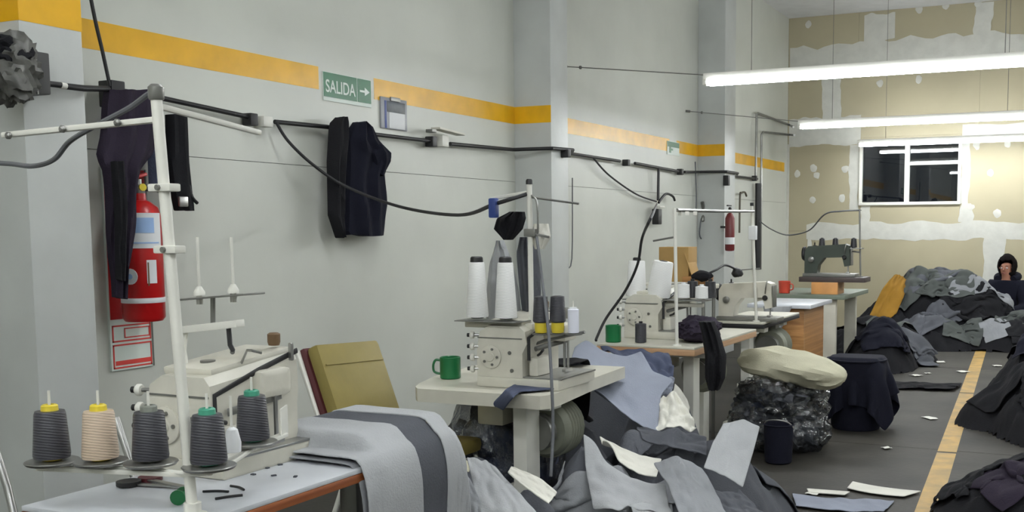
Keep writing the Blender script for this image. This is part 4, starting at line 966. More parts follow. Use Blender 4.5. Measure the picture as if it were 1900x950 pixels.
def simulate(ps, steps=60, iters=7):
    B = len(ps); P = np.zeros((B, NG, NG, 3)); R = np.zeros((B, NG, NG, 2))
    u = np.linspace(-.5, .5, NG)[:, None]; v = np.linspace(-.5, .5, NG)[None, :]
    stf = np.array([p['stiff'] for p in ps])[:, None, None, None]
    for b, p in enumerate(ps):
        rx = p['w']*u*(1+p['taper']*v*2); ry = p['h']*(v+0*u)+p['curve']*(u*2)**2
        R[b, ..., 0] = rx; R[b, ..., 1] = ry
        c, s = math.cos(p['rot']), math.sin(p['rot'])
        X = (rx*c-ry*s)*p['comp']+p['x']; Y = (rx*s+ry*c)*p['comp']+p['y']
        P[b, ..., 0] = X; P[b, ..., 1] = Y
        nz = rng.randn(6, 4)
        zz = sum(p['rough']*math.cos(q[3])*np.sin(q[0]*9*X+q[1]*9*Y+q[2]*3) for q in nz)
        if p['z'] is None: P[b, ..., 2] = hsample(P[b])+.05+zz
        else: P[b, ..., 2] = p['z']+zz
        if p['slope']: P[b, ..., 2] += p['slope'][0]*(X-p['x'])+p['slope'][1]*(Y-p['y'])
    def rl(a, b_): return np.linalg.norm(R[:, a[0], a[1]]-R[:, b_[0], b_[1]], axis=-1)[..., None]
    S_ = slice
    cons = []
    def both(a, b_, k): cons.append((a, b_, rl(a, b_), k))
    full = S_(None)
    for o in (0, 1):
        n_ = (NG-1-o+1)//2
        A = S_(o, o+2*n_, 2); Bq = S_(o+1, o+1+2*n_, 2)
        n_ = min(len(range(*A.indices(NG))), len(range(*Bq.indices(NG)))); A = S_(o, o+2*n_-1, 2); Bq = S_(o+1, o+2*n_, 2)
        both((A, full), (Bq, full), 1.0); both((full, A), (full, Bq), 1.0)
        both((A, S_(0, NG-1)), (Bq, S_(1, NG)), .5); both((A, S_(1, NG)), (Bq, S_(0, NG-1)), .5)
    for o in range(4):
        ia = list(range(o, NG-2, 4))
        A = S_(o, ia[-1]+1, 4); Bq = S_(o+2, ia[-1]+3, 4)
        both((A, full), (Bq, full), 'b'); both((full, A), (full, Bq), 'b')
    V = np.zeros_like(P)
    th = np.array([p['th'] for p in ps])[:, None, None]
    for st in range(steps):
        prev = P.copy()
        V[..., 2] -= .0035
        P = P+V
        for it in range(iters):
            for a, b_, L_, k in cons:
                pa = P[:, a[0], a[1]]; pb_ = P[:, b_[0], b_[1]]
                d = pb_-pa; l = np.sqrt((d*d).sum(-1, keepdims=True))+1e-9
                kk = stf if k == 'b' else k
                c_ = d*(.5*kk*(l-L_)/l)
                P[:, a[0], a[1]] = pa+c_; P[:, b_[0], b_[1]] = pb_-c_
        h = hsample(P)+th
        hit = P[..., 2] < h
        P[..., 2] = np.where(hit, h, P[..., 2])
        for (x0, x1, y0, y1, z0, z1) in BOXES:
            e_ = th+.003
            ins = (P[..., 0] > x0-e_) & (P[..., 0] < x1+e_) & (P[..., 1] > y0-e_) & (P[..., 1] < y1+e_) & (P[..., 2] > z0-e_) & (P[..., 2] < z1+e_)
            if not ins.any(): continue
            D_ = np.stack([P[..., 0]-(x0-e_), (x1+e_)-P[..., 0], P[..., 1]-(y0-e_), (y1+e_)-P[..., 1], (z1+e_)-P[..., 2]], -1)
            D_[..., 4] *= .35
            k = D_.argmin(-1)
            for q_, (ax, val) in enumerate(((0, x0-e_), (0, x1+e_), (1, y0-e_), (1, y1+e_), (2, z1+e_))):
                mk = ins & (k == q_); P[..., ax] = np.where(mk, val, P[..., ax])
            hit |= ins
        fr = np.where(hit, .75, 0.0)[..., None]
        P[..., :2] = P[..., :2]*(1-fr)+prev[..., :2]*fr
        V = (P-prev)*.95
        sp = np.sqrt((V*V).sum(-1, keepdims=True)); V *= np.minimum(1, .03/(sp+1e-9))
    out = []
    for b, p in enumerate(ps):
        Q = P[b]
        # raise the surface for whatever falls on top next
        i = np.clip(((Q[..., 0]-GX0)/GS+.5).astype(int), 0, NX-1); j = np.clip(((Q[..., 1]-GY0)/GS+.5).astype(int), 0, NY-1)
        zc_ = Q[..., 2]; ok = (zc_-HF[i, j]) < .22
        np.maximum.at(HF, (i[ok], j[ok]), np.minimum(zc_[ok], HF[i[ok], j[ok]]+.05))
        if p['crump']:
            du = np.gradient(Q, axis=0); dv_ = np.gradient(Q, axis=1); nr = np.cross(du, dv_); nr /= np.linalg.norm(nr, axis=-1, keepdims=True)+1e-9
            nr *= np.where(nr[..., 2:3] < 0, -1, 1)
            sd = rng.rand()*50; an = rng.rand()*3; ca, sa = math.cos(an), math.sin(an)
            D2 = np.zeros((NG, NG))
            for r in range(NG):
                for c in range(NG):
                    x_, y_ = R[b, r, c]; a_ = x_*ca+y_*sa; b_2 = -x_*sa+y_*ca
                    D2[r, c] = (1-2*abs(noise.noise((a_*9, b_2*4, sd))))*.7+.5*noise.noise((a_*18, b_2*9, sd+9))
            Q = Q+nr*(D2*p['crump']+p['crump']*.4)[..., None]
        vs = Q.reshape(-1, 3).tolist(); fs = [(r*NG+c, (r+1)*NG+c, (r+1)*NG+c+1, r*NG+c+1) for r in range(NG-1) for c in range(NG-1)]
        o = single(MB().add(vs, fs), p['name'], p['m'], p['label'], p['cat'], p['group'])
        for e_ in o.data.edges: e_.use_edge_sharp = False
        md = o.modifiers.new('thickness', 'SOLIDIFY'); md.thickness = .006; md.offset = 0
        md = o.modifiers.new('smooth', 'SUBSURF'); md.levels = 1; md.render_levels = 1
        out.append(o)
    return out

# ---- heaps (inside first, then the pieces that lie on them)
def wzp(px, py, z): q_ = wz(px, py, z); return q_.x, q_.y
def lumps(seed, amp=.22, f=3.2):
    """break the heap up into folds and hollows"""
    for i in range(NX):
        for j in range(NY):
            if HF[i, j] > .02:
                x = GX0+GS*i; y = GY0+GS*j
                HF[i, j] *= 1+amp*noise.noise((x*f, y*f, seed))+amp*.7*(1-2.2*abs(noise.noise((x*f*1.7, y*f*1.7, seed+5))))
for px, py, z, rx, ry, h, ro in ((880, 900, .42, .30, .34, .50, .3), (985, 930, .42, .28, .24, .47, 0), (1100, 890, .40, .32, .34, .50, .2), (1215, 860, .42, .32, .38, .54, -.2), (1330, 870, .38, .26, .40, .50, 0), (1200, 960, .40, .36, .3, .42, 0), (1380, 930, .2, .26, .4, .30, 0), (850, 850, .4, .4, .45, .42, 0)):
    c = wzp(px, py, z); mound(c[0], c[1], rx, ry, h, ro)
for px, py, z, rx, ry, h in ((1150, 700, .55, .28, .34, .70), (1225, 740, .48, .26, .34, .58), (1060, 800, .45, .22, .4, .5)):
    c = wzp(px, py, z); mound(c[0], c[1], rx, ry, h)
mound(3.95, 8.1, .80, 1.45, .72, .15); mound(4.3, 7.4, .7, .7, .6); mound(4.0, 5.25, .78, .55, .30); mound(3.5, 7.75, .45, .35, .30)
mound(2.25, 13.15, .90, .70, .74, 0, 2.6); mound(2.65, 13.2, .60, .60, .66, 0, 2.4); mound(3.2, 12.9, .6, .42, .36); mound(1.72, 12.7, .5, .5, .50); mound(2.9, 12.65, .7, .35, .30); mound(2.2, 12.5, .6, .4, .32)
mound(2.05, 10.5, .35, .5, .42); mound(1.75, 11.4, .55, .7, .36); mound(2.15, 11.2, .35, .4, .35)
lumps(3.3)
core_specs = [((1.0, 3.1, 2.7, 5.3), C_DK, 'dense dark grey lower layers of the cloth heap around the second table', 1.0), ((3.0, 4.9, 6.4, 9.6), C_BLACK, 'dense lower layers of the black garment heap at the right edge', 2.0),
              ((3.1, 4.9, 4.6, 5.9), C_BLACK, 'dense lower layers of the black garment heap in the lower right corner', 3.0), ((1.1, 4.0, 12.0, 14.0), C_BLACK, 'dense lower layers of the large cloth heap before the drywall', 4.0), ((1.2, 2.7, 9.8, 12.2), C_BLACK, 'dense lower layers of the dark cloth heap beside the farthest table', 5.0)]
for (x0, x1, y0, y1), m_, lb, sd in core_specs: core_mesh(x0, x1, y0, y1, 'cloth_heap', m_, lb, 'cloth heap', sd)

def tbox(T, z=TZ, th=.05): return (T[0], T[1], T[2], T[3], z-th, z)
BOXES += [tbox(T1, TZ, .5), (1.86, 2.19, 2.27, 2.60, .5, TZ+.045), tbox((1.62, 2.10, 3.46, 4.26), TZ, .4), tbox((1.46, 1.64, 3.62, 4.26), TZ, .4), tbox(T3, TZ, .3), (wy(977, 800, 3.64).x-.035, wy(977, 800, 3.64).x+.035, 3.58, 3.70, 0, .72)]
GM = dict(cat='garment', name='garment')
def heapset(kind, spots, comp=.62, rough=.05, crump=.02):
    return [piece(x, y, w_, h_, r, m_, lb, tp, cv, comp, rough=rough, crump=crump, **kind) for (x, y, w_, h_, r, m_, tp, cv, lb) in spots]
FL = dict(cat='fabric', name='fabric_length', comp=.985, rough=.002)
fs_ = thing('folded_cloth', (2.03, 2.435, TZ), 'stack of folded grey cloth under the drape on the nearest table', 'cloth')
for k in range(3): MB().box((0, 0, .009+.0165*k), (.32-.01*k, .31-.012*k, .016), None, .007).build('fold', (C_MID, C_DK, C_LIGHT)[k], fs_)
L1 = [
 piece(2.24, 2.41, 1.35, .50, .03, C_MID, 'mid grey cloth draped over the far end of the nearest table', z=.83, crump=.003, **FL),
 piece(*wzp(1120, 850, .52), .62, .40, .5, C_MID, 'mid grey curved panel below the big blue-grey sheet', .1, .12, .82, crump=.012),
 piece(*wzp(1010, 800, .45), .5, .45, .2, C_BLACK, 'black cloth in the hollow behind the second table leg', comp=.6, rough=.05, crump=.02),
] + heapset(GM, [(3.85, 8.5, .9, .8, .3, C_BLACK, 0, 0, 'black garment at the far crown of the right edge heap'), (4.2, 8.0, .8, .8, .7, C_BLACK, 0, 0, 'black garment in the middle of the right edge heap'), (4.0, 5.3, .9, .7, .1, C_BLACK, 0, 0, 'black garment spread over the lower right corner heap')]) \
 + heapset({}, [(2.2, 13.1, 1.1, .9, .1, C_DK, 0, 0, 'charcoal cloth under the white strip of the back heap'), (2.9, 12.85, .8, .6, -.2, C_BLACK, 0, 0, 'black cloth on the back heap in front of the person'), (1.95, 10.7, 1.0, .8, .4, C_BLACK, 0, 0, 'black cloth heaped right beside the farthest table'), (1.75, 11.6, .9, .8, .9, C_BLACK, 0, 0, 'black cloth heaped behind the farthest table leg')]) \
 + [piece(2.55, 9.3, .75, .42, .15, C_BLACK, 'black trousers lying flat on the floor behind the dark bin', .1, .02, .75, crump=.02, **GM)]
L2 = [
 piece(2.26, 2.45, 1.15, .18, .02, C_DK, 'dark grey strip running over the far end of the nearest table', z=.85, crump=.003, th=.016, **FL),
 piece(*wzp(850, 860, .52), .5, .4, 1.1, C_DK, 'dark grey cloth stuffed left of the second table leg', comp=.65, rough=.04, crump=.02),
 piece(3.50, 7.6, .75, .30, .1, C_BLACK, 'black sleeve reaching left from the right edge heap over the line', .15, .02, .75, rough=.02, crump=.015, **GM),
] + heapset(GM, [(4.25, 7.3, .8, .7, -.5, C_BLACK, 0, 0, 'black garment on the near side of the right edge heap'), (3.7, 8.0, .7, .6, 1.2, C_NAVY, 0, 0, 'navy black garment on the left flank of the right edge heap'), (3.65, 5.2, .6, .5, .6, C_PURP, 0, 0, 'plum black garment at the left of the lower right heap')]) \
 + heapset({}, [(2.2, 13.35, 1.2, .6, .05, C_DK, 0, 0, 'charcoal cloth over the crest of the back heap'), (2.65, 12.75, .8, .6, .3, C_BLACK, 0, 0, 'black cloth at the foot of the back heap'), (1.9, 11.9, .8, .7, -.4, C_DK, 0, 0, 'dark grey cloth between farthest table and mustard cloth'), (2.3, 10.9, .6, .6, .3, C_DK, 0, 0, 'dark grey cloth at the right of the far table heap'), (3.45, 12.9, .7, .6, .4, C_DK, 0, 0, 'charcoal cloth at the far right end of back heap')])
L3 = [
 piece(2.28, 2.285, 1.15, .24, -.02, C_LIGHT, 'light grey strip on the near side of the nearest table drape', z=.86, crump=.004, th=.018, **FL),
 piece(*wzp(1240, 870, .56), .60, .26, 2.2, C_LIGHT, 'long light grey strip in the heap left of the dark bucket', .1, .1, .88, rough=.01, crump=.01),
] + heapset(GM, [(4.05, 8.8, .7, .6, .9, C_NAVY, 0, 0, 'navy black garment at the back of the right edge heap'), (4.25, 5.35, .6, .5, -.6, C_BLACK, 0, 0, 'black garment on the right side of the lower corner heap')]) \
 + heapset({}, [(1.98, 12.9, .75, .6, .5, C_GG, 0, 0, 'green-grey cloth beside the mustard cloth on the back heap'), (2.35, 12.85, .7, .5, .2, C_GG, 0, 0, 'green-grey cloth on the middle front of the back heap'), (2.75, 12.95, .9, .26, .5, C_MID, 0, 0, 'mid grey strip lying across the back heap'), (3.1, 12.75, .5, .4, .2, C_GG, 0, 0, 'green-grey cloth low before the person')], .72, .04) \
 + [piece(2.15, 13.1, .48, .09, .1, C_WHITE, 'thin white strip on the crest of the back heap', comp=.9, rough=.01)]
L4 = heapset(GM, [(3.75, 7.3, .6, .5, .4, C_BLACK, 0, 0, 'black garment at the near left foot of right edge heap'), (3.6, 8.6, .6, .5, 1.0, C_BLACK, 0, 0, 'black garment at the far left foot of right edge heap'), (3.45, 5.3, .5, .4, .9, C_BLACK, 0, 0, 'black garment tip at the far left of lower corner heap')]) + heapset({}, [(2.25, 12.5, .7, .5, .8, C_DK, 0, 0, 'charcoal cloth low on the middle front of back heap'), (2.6, 12.45, .5, .4, .1, C_GG, 0, 0, 'green-grey scrap at the middle foot of the back heap'), (3.3, 12.6, .6, .45, .6, C_BLACK, 0, 0, 'black cloth at the right foot of the back heap'), (2.1, 10.4, .6, .5, .5, C_NAVY, 0, 0, 'navy cloth at the near end of the far table heap'), (2.0, 11.2, .6, .5, 1.3, C_GG, 0, 0, 'green-grey cloth on the far table heap')], .66, .05) + [
 piece(*wzp(1560, 940, 0), .46, .24, .15, C_BLUE, 'blue-grey cloth lying on the floor below the white cut sheets', .1, .03, .85, rough=.01, crump=.01),
 piece(*wzp(1410, 920, .2), .30, .42, -.3, C_DK, 'dark slate panel at the right rim of the heap', .2, .05, .85, crump=.012),
 piece(2.26, 2.585, 1.15, .13, .0, C_LIGHT, 'pale strip at the far edge of the nearest table drape', z=.88, crump=.004, th=.020, **FL),
 piece(*wzp(850, 945, .48), .45, .36, .5, C_SLATE, 'dark slate piece at the bottom right of the nearest table drape', .1, .08, .7, rough=.03, crump=.015),
 piece(*wzp(1060, 945, .48), .5, .36, -.2, C_BLUE, 'blue-grey piece at the front bottom of the heap', .1, .08, .8, crump=.012),
 piece(*wzp(1140, 785, .58), .5, .26, -.4, C_DK, 'dark folded edge of cloth below the big blue-grey sheet', comp=.7, rough=.03, crump=.015),
 piece(*wzp(850, 832, .55), .13, .10, .1, C_CREAM, 'small cream cloth beside the nearest table drape', .0, .0, .9, rough=.004, crump=.006),
 piece(2.95, 12.5, .35, .3, .5, C_MID, 'grey scrap at the foot of the back heap', comp=.75, rough=.02, crump=.012),
]
L5 = [
 piece(*wzp(1630, 914, 0), .34, .15, -.2, C_WHITE, 'large white cut sheet lying on the floor beside yellow line', .1, .03, .97, rough=.004, th=.012),
 piece(*wzp(1535, 917, 0), .20, .07, .1, C_WHITE, 'narrow white cut sheet on the floor left of the large white sheet', .1, .0, .97, rough=.004, th=.012),
]
for L_ in (L1, L2, L3, L4, L5): simulate(L_)
def sheet(rows, m_, label, seed, crump=.008, n=22, conform=False, name='cloth_piece', cat='cloth'):
    # a stiff sheet through measured points, given row by row
    G = np.array([[list(wy(*q_) if len(q_) == 3 else wz(q_[0], q_[1], q_[3])) for q_ in r] for r in rows]); nr_, nc_ = G.shape[:2]; vs = []
    for i in range(n):
        a_ = i/(n-1)*(nr_-1); i0 = min(int(a_), nr_-2); fa = a_-i0
        for j in range(n):
            b2_ = j/(n-1)*(nc_-1); j0 = min(int(b2_), nc_-2); fb = b2_-j0
            p = G[i0, j0]*(1-fa)*(1-fb)+G[i0+1, j0]*fa*(1-fb)+G[i0, j0+1]*(1-fa)*fb+G[i0+1, j0+1]*fa*fb
            p = Vector(p)+Vector((.3, -.6, .7))*crump*(noise.noise((i*.25, j*.25, seed))+.6*(1-2*abs(noise.noise((i*.16, j*.3, seed+4)))))
            if conform: p.z = max(p.z, float(hsample(np.array([p.x, p.y])))+.012)
            vs.append(p)
    o = single(MB().add(vs, [(r*n+c, (r+1)*n+c, (r+1)*n+c+1, r*n+c+1) for r in range(n-1) for c in range(n-1)]), name, m_, label, cat)
    for e_ in o.data.edges: e_.use_edge_sharp = False
    md = o.modifiers.new('thickness', 'SOLIDIFY'); md.thickness = .006; md.offset = 0
    md = o.modifiers.new('smooth', 'SUBSURF'); md.levels = 1; md.render_levels = 1
    return o
sheet([[(1066, 646, 4.42), (1088, 630, 4.48), (1118, 652, 4.52), (1162, 662, 4.56), (1190, 652, 4.6)], [(1058, 672, 4.26), (1090, 672, 4.32), (1130, 690, 4.36), (1170, 696, 4.4), (1212, 690, 4.5)],
       [(1062, 700, 4.12), (1100, 716, 4.18), (1140, 726, 4.2), (1180, 726, 4.24), (1252, 704, 4.42)], [(1090, 716, 4.05), (1128, 744, 4.1), (1160, 758, 4.12), (1192, 760, 4.14), (1226, 734, 4.26)], [(1118, 732, 4.0), (1148, 760, 4.02), (1172, 780, 4.04), (1196, 794, 4.06), (1220, 806, 4.1)]],
      C_BLUE, 'large smooth blue-grey sheet sloping off between second and third tables', 3.0)
sheet([[(1222, 742, 4.25), (1250, 728, 4.3), (1268, 752, 4.3)], [(1216, 775, 4.18), (1248, 762, 4.2), (1285, 778, 4.25)], [(1216, 802, 4.1), (1252, 796, 4.12), (1292, 800, 4.18)]], C_WHITE, 'creamy white interfacing sheet crumpled beside the big blue-grey sheet', 7.0, .03)

HC = dict(conform=True, crump=.014)
sheet([[(1660, 508, 12.85), (1684, 518, 12.95)], [(1636, 538, 12.55), (1678, 548, 12.7)], [(1612, 588, 12.3), (1658, 596, 12.42)]], C_MUST, 'mustard yellow cloth at the left end of the back heap', 14.5, .03, conform=True)
sheet([[(1112, 644, 4.72), (1180, 652, 4.8), (1240, 655, 4.88)], [(1140, 664, 4.6), (1200, 680, 4.66), (1250, 684, 4.7)], [(1190, 700, 4.5), (1218, 714, 4.5), (1248, 718, 4.56)]], C_SLATE, 'dark blue garment bunched beneath the third table edge', 11.5, .04, name='garment', cat='garment')
sheet([[(1196, 700, 4.46), (1225, 704, 4.5), (1252, 702, 4.54)], [(1205, 722, 4.4), (1228, 736, 4.4), (1246, 728, 4.45)]], C_BLUE, 'small blue-grey piece under the third table edge', 12.5, .02)
sheet([[(828, 872, 3.05), (866, 880, 3.05)], [(828, 912, 2.95), (890, 925, 2.95)], [(828, 960, 2.85), (895, 965, 2.85)]], C_MID, 'mid grey panel at the foot of the nearest table drape', 1.5, **HC)
sheet([[(866, 850, 3.2), (900, 856, 3.2), (918, 868, 3.2)], [(878, 900, 3.05), (922, 898, 3.05), (962, 915, 3.05)], [(885, 960, 2.88), (945, 960, 2.88), (1005, 965, 2.88)]], C_LIGHT, 'light grey trouser panel before the second table leg', 2.5, **HC)
sheet([[(948, 866, 3.14), (975, 876, 3.14), (1005, 890, 3.12), (1034, 915, 3.08)], [(942, 876, 3.10), (965, 898, 3.08), (990, 915, 3.04), (1018, 936, 3.0)]], C_WHITE, 'cream folded strip lying before the second table leg', 3.5, conform=True, crump=.006)
sheet([[(1082, 846, 3.62), (1120, 858, 3.6), (1170, 888, 3.52), (1235, 900, 3.5)], [(1090, 890, 3.45), (1130, 905, 3.4), (1180, 925, 3.35), (1240, 935, 3.35)], [(1100, 945, 3.3), (1150, 950, 3.25), (1190, 960, 3.2), (1250, 965, 3.2)]], C_LIGHT, 'light grey curved panel in the front middle of the heap', 4.5, **HC)
sheet([[(1112, 810, 3.78), (1150, 830, 3.75), (1190, 846, 3.72), (1228, 852, 3.72)], [(1118, 828, 3.68), (1150, 858, 3.63), (1185, 880, 3.6), (1218, 886, 3.6)]], C_WHITE, 'white lining strip curving across the middle of the heap', 5.5, conform=True, crump=.006)
sheet([[(1212, 860, 3.52), (1255, 848, 3.56), (1302, 870, 3.6)], [(1240, 905, 3.3), (1280, 898, 3.35), (1328, 915, 3.4)], [(1262, 960, 3.12), (1305, 955, 3.18), (1352, 965, 3.22)]], C_MID, 'mid grey leg panel running down the front right of heap', 6.5, **HC)
sheet([[(1342, 786, 3.85), (1378, 778, 3.88), (1410, 792, 3.9)], [(1322, 822, 3.75), (1360, 830, 3.76), (1398, 838, 3.8)], [(1305, 868, 3.62), (1345, 884, 3.62), (1378, 906, 3.64)]], C_LIGHT, 'large light grey trapezoid panel at the right of the heap', 7.5, conform=True, crump=.006)
sheet([[(1180, 792, 4.0), (1240, 806, 4.0), (1310, 808, 3.95)], [(1190, 822, 3.85), (1250, 834, 3.82), (1312, 842, 3.8)]], C_DK, 'dark grey fold between trapezoid panel and white interfacing', 8.5, conform=True, crump=.02)
sheet([[(1306, 905, 3.5), (1340, 915, 3.5), (1372, 912, 3.52)], [(1335, 955, 3.3), (1375, 958, 3.3), (1425, 960, 3.35)]], C_DK, 'dark grey panel below the light grey trapezoid panel', 9.5, **HC)
sheet([[(1020, 712, 0, .758), (1030, 722, 0, .758)], [(958, 712, 0, .760), (966, 727, 0, .760)], [(938, 724, 0, .766), (952, 738, 0, .770)], [(912, 752, 3.40), (934, 762, 3.38)]], C_SLATE, 'dark blue rag hanging over the front edge of second table', 2.2, .004, name='rag', cat='rag')
# cloth laid over table edges and bins
BOXES.append((2.28, 2.66, 7.1, 7.42, 0, .48))
simulate([
 piece(2.47, 7.25, .80, .78, .1, C_NAVY, 'navy black cloth draped over the dark bin beside clear bag', comp=.95, z=.52, rough=.01),
 piece(*wzp(815, 706, TZ), .22, .13, .1, C_WHITE, 'crumpled white cloth on the left corner of second table', comp=.75, z=TZ+.03, rough=.01),
 piece(2.03, 5.05, .12, .10, .3, C_WHITE, 'whitish plastic scrap hanging at the third table edge', comp=.8, z=TZ+.03, rough=.008),
], 70)

# ================================================================== BAGS, BIN, BUNDLES
bn = thing('bin', (2.47, 7.25, 0), 'dark navy tapered bin under a black cloth right of clear bag', 'bin')
MB().lathe([(.10, 0), (.155, .003), (.165, .02), (.19, .46), (.20, .465), (.20, .475), (.18, .475), (.155, .03), (.01, .025)], (0, 0, 0), 28).build('bin_body', C_NAVY, bn)
cbg = thing('clear_bag', (2.16, 6.42, 0), 'clear plastic bag stuffed with dark cloth standing on the floor', 'bag')
MB().add(*(lambda b: (b.v, b.f))(blob((0, 0, .215), (.27, .23, .20), 2.7, .30, .16, 5, .21, .8))).build('bag_film', PLASTIC, cbg)
MB().add(*(lambda b: (b.v, b.f))(blob((0, 0, .20), (.21, .18, .16), 6.3, .3, .25, 5, .195, .8))).build('bag_content', C_DK, cbg)
MB().add(*(lambda b: (b.v, b.f))(blob((-.05, -.08, .27), (.14, .10, .09), 1.3, .25, .16, 3))).build('bag_content', C_SLATE, cbg)
ub = thing('clear_bag', (1.62, 3.98, .0), 'clear plastic bag of dark cloth under the second table', 'bag')
MB().add(*(lambda b: (b.v, b.f))(blob((0, 0, .40), (.24, .26, .30), 8.7, .2, .10, 4, .39))).build('bag_film', PLASTIC, ub)
MB().add(*(lambda b: (b.v, b.f))(blob((0, 0, .38), (.21, .22, .27), 3.3, .2, .18, 4, .36))).build('bag_content', C_SLATE, ub)
def bundle(pts, radii, seed, m, name, label, cat, n=26, flatten=.62):
    P_ = [Vector(p) for p in pts]; vs = []; fs = []; K = 30
    for i in range(K+1):
        t = i/K*(len(P_)-1); k = min(int(t), len(P_)-2); f_ = t-k
        c = P_[k].lerp(P_[k+1], f_); r = radii[k]*(1-f_)+radii[k+1]*f_
        r *= min(1, math.sqrt(max(0.02, 1-abs(2*i/K-1)**6)))
        d = (P_[k+1]-P_[k]).normalized(); s_ = d.cross(Vector((0, 0, 1))).normalized(); u_ = s_.cross(d)
        for j in range(n):
            a = 2*math.pi*j/n
            rr = r*(1+.24*noise.noise((math.cos(a)*1.5, math.sin(a)*1.5+seed, t*1.1))+.20*(1-2*abs(noise.noise((math.cos(a)*4, math.sin(a)*4+seed, t*.7)))))
            vs.append(c+s_*rr*math.cos(a)+u_*rr*flatten*math.sin(a))
        if i:
            o = (i-1)*n; fs += [(o+j, o+(j+1) % n, o+n+(j+1) % n, o+n+j) for j in range(n)]
    fs += [tuple(reversed(range(n))), tuple(range(K*n, (K+1)*n))]
    return single(MB().add(vs, fs), name, m, label, cat)
bundle([wy(1375, 668, 6.45), wy(1430, 672, 6.40), wy(1500, 688, 6.35), wy(1568, 702, 6.3)], [.11, .15, .14, .12], 2.0, C_CREAM, 'cloth_roll', 'cream cloth roll lying across the top of the clear bag', 'cloth roll')
bkt = thing('bucket', (2.28, 5.98, 0), 'small dark navy bucket on the floor before the clear bag', 'bucket')
MB().lathe([(.05, 0), (.07, .002), (.078, .01), (.085, .22), (.09, .225), (.085, .23), (.07, .02), (.005, .015)], (0, 0, 0), 22).build('bucket_body', C_NAVY, bkt); MB().tube([(-.088, 0, .21), (-.06, -.03, .245), (0, -.04, .255), (.06, -.03, .245), (.088, 0, .21)], .004, 8, 5).build('handle', GREYM, bkt)
# sagging pocket of cloth under the first table drape, white chair leg left
cch = thing('chair', (1.30, 2.0, 0), 'chrome tube chair, cut off at the lower left picture edge', 'chair')
for k, dy in enumerate((0, .4)):
    rel(MB().tube([wy(-14, 820, 1.9)+Vector((0, dy, 0)), wy(14, 905, 1.9)+Vector((0, dy, 0)), wy(34, 990, 1.9)+Vector((0, dy, 0)), Vector((1.52, 1.9+dy, .45)), Vector((1.50, 1.9+dy, .02))], .011, 10), cch.location).build('back_tube', STEEL, cch)
    rel(MB().tube([Vector((1.52, 1.9+dy, .45)), Vector((1.2, 1.9+dy, .45)), Vector((1.17, 1.9+dy, .02))], .011, 10), cch.location).build('leg', STEEL, cch)
rel(MB().bounds((1.17, 1.88, .45), (1.53, 2.32, .49), .015), cch.location).build('seat', MAROON, cch)
single(garment_y([(596, 1296, 1326, 0), (620, 1302, 1336, 0), (660, 1308, 1348, 0), (700, 1308, 1346, 0), (722, 1314, 1336, 0)], .07, 5.5, 3, 5.13), 'garment', C_BLACK, 'black garment hanging over the right end of third table', 'garment')
single(blob(Vector((1.99, 5.42, TZ+.062)), (.10, .16, .066), 7.7, .25, .15, 4, .06), 'cloth_wad', C_PURP, 'dark cloth wad lying on the third table right of pole', 'cloth')
cable([wy(996, 440, 3.60), wy(1006, 520, 3.52), wy(1018, 620, 3.44), wy(1024, 720, 3.38), wy(1026, 800, 3.36), wy(1022, 884, 3.32)], .006, CABLEG, 'grey cable hanging from the second stand past the table edge')
# hanging pale cloth at the desk
single(garment_y([(568, 1416, 1470, 0), (600, 1420, 1456, 0), (625, 1424, 1440, 0), (640, 1426, 1432, 0)], .04, 3.0, 2, 8.06), 'hanging_cloth', C_LIGHT, 'pale triangular cloth hanging at the desk with wood panel', 'cloth')
# papers and scraps on the floor
k_ = 0
for px, py, w_, h_ in ((1645, 832, .05, .03), (1700, 697, .09, .05), (1722, 693, .05, .03), (1745, 672, .09, .05), (1787, 690, .09, .06), (1848, 710, .07, .05), (1850, 679, .07, .05), (1885, 672, .12, .04), (1730, 640, .09, .06), (1826, 648, .10, .05), (1725, 776, .10, .04), (1670, 632, .10, .08), (1510, 915, .08, .04), (1462, 940, .06, .03), (1800, 632, .06, .05), (1705, 636, .05, .04)):
    c = wz(px, py, .004); vs = []
    s_ = rng.rand()*6; R_ = Matrix.Rotation(rng.rand()*3, 3, 'Z')
    for i in range(5):
        for j in range(4):
            vs.append(c+R_ @ Vector(((i/4-.5)*w_*1.1, (j/3-.5)*h_*1.6, .010*abs(noise.noise((i*.6+s_, j*.6, s_)))+.002)))
    vs += [v+Vector((0, 0, .0015)) for v in vs]
    fs = [(i*4+j, (i+1)*4+j, (i+1)*4+j+1, i*4+j+1) for i in range(4) for j in range(3)]; fs += [tuple(20+q_ for q_ in reversed(f)) for f in fs]
    ring = [0, 4, 8, 12, 16, 17, 18, 19, 15, 11, 7, 3, 2, 1]
    fs += [(a, b, b+20, a+20) for a, b in zip(ring, ring[1:]+ring[:1])]
    single(MB().add(vs, fs), 'paper_scrap', PAPER, 'white paper scrap lying on the concrete floor', 'paper scrap', 'white paper scraps on the floor')

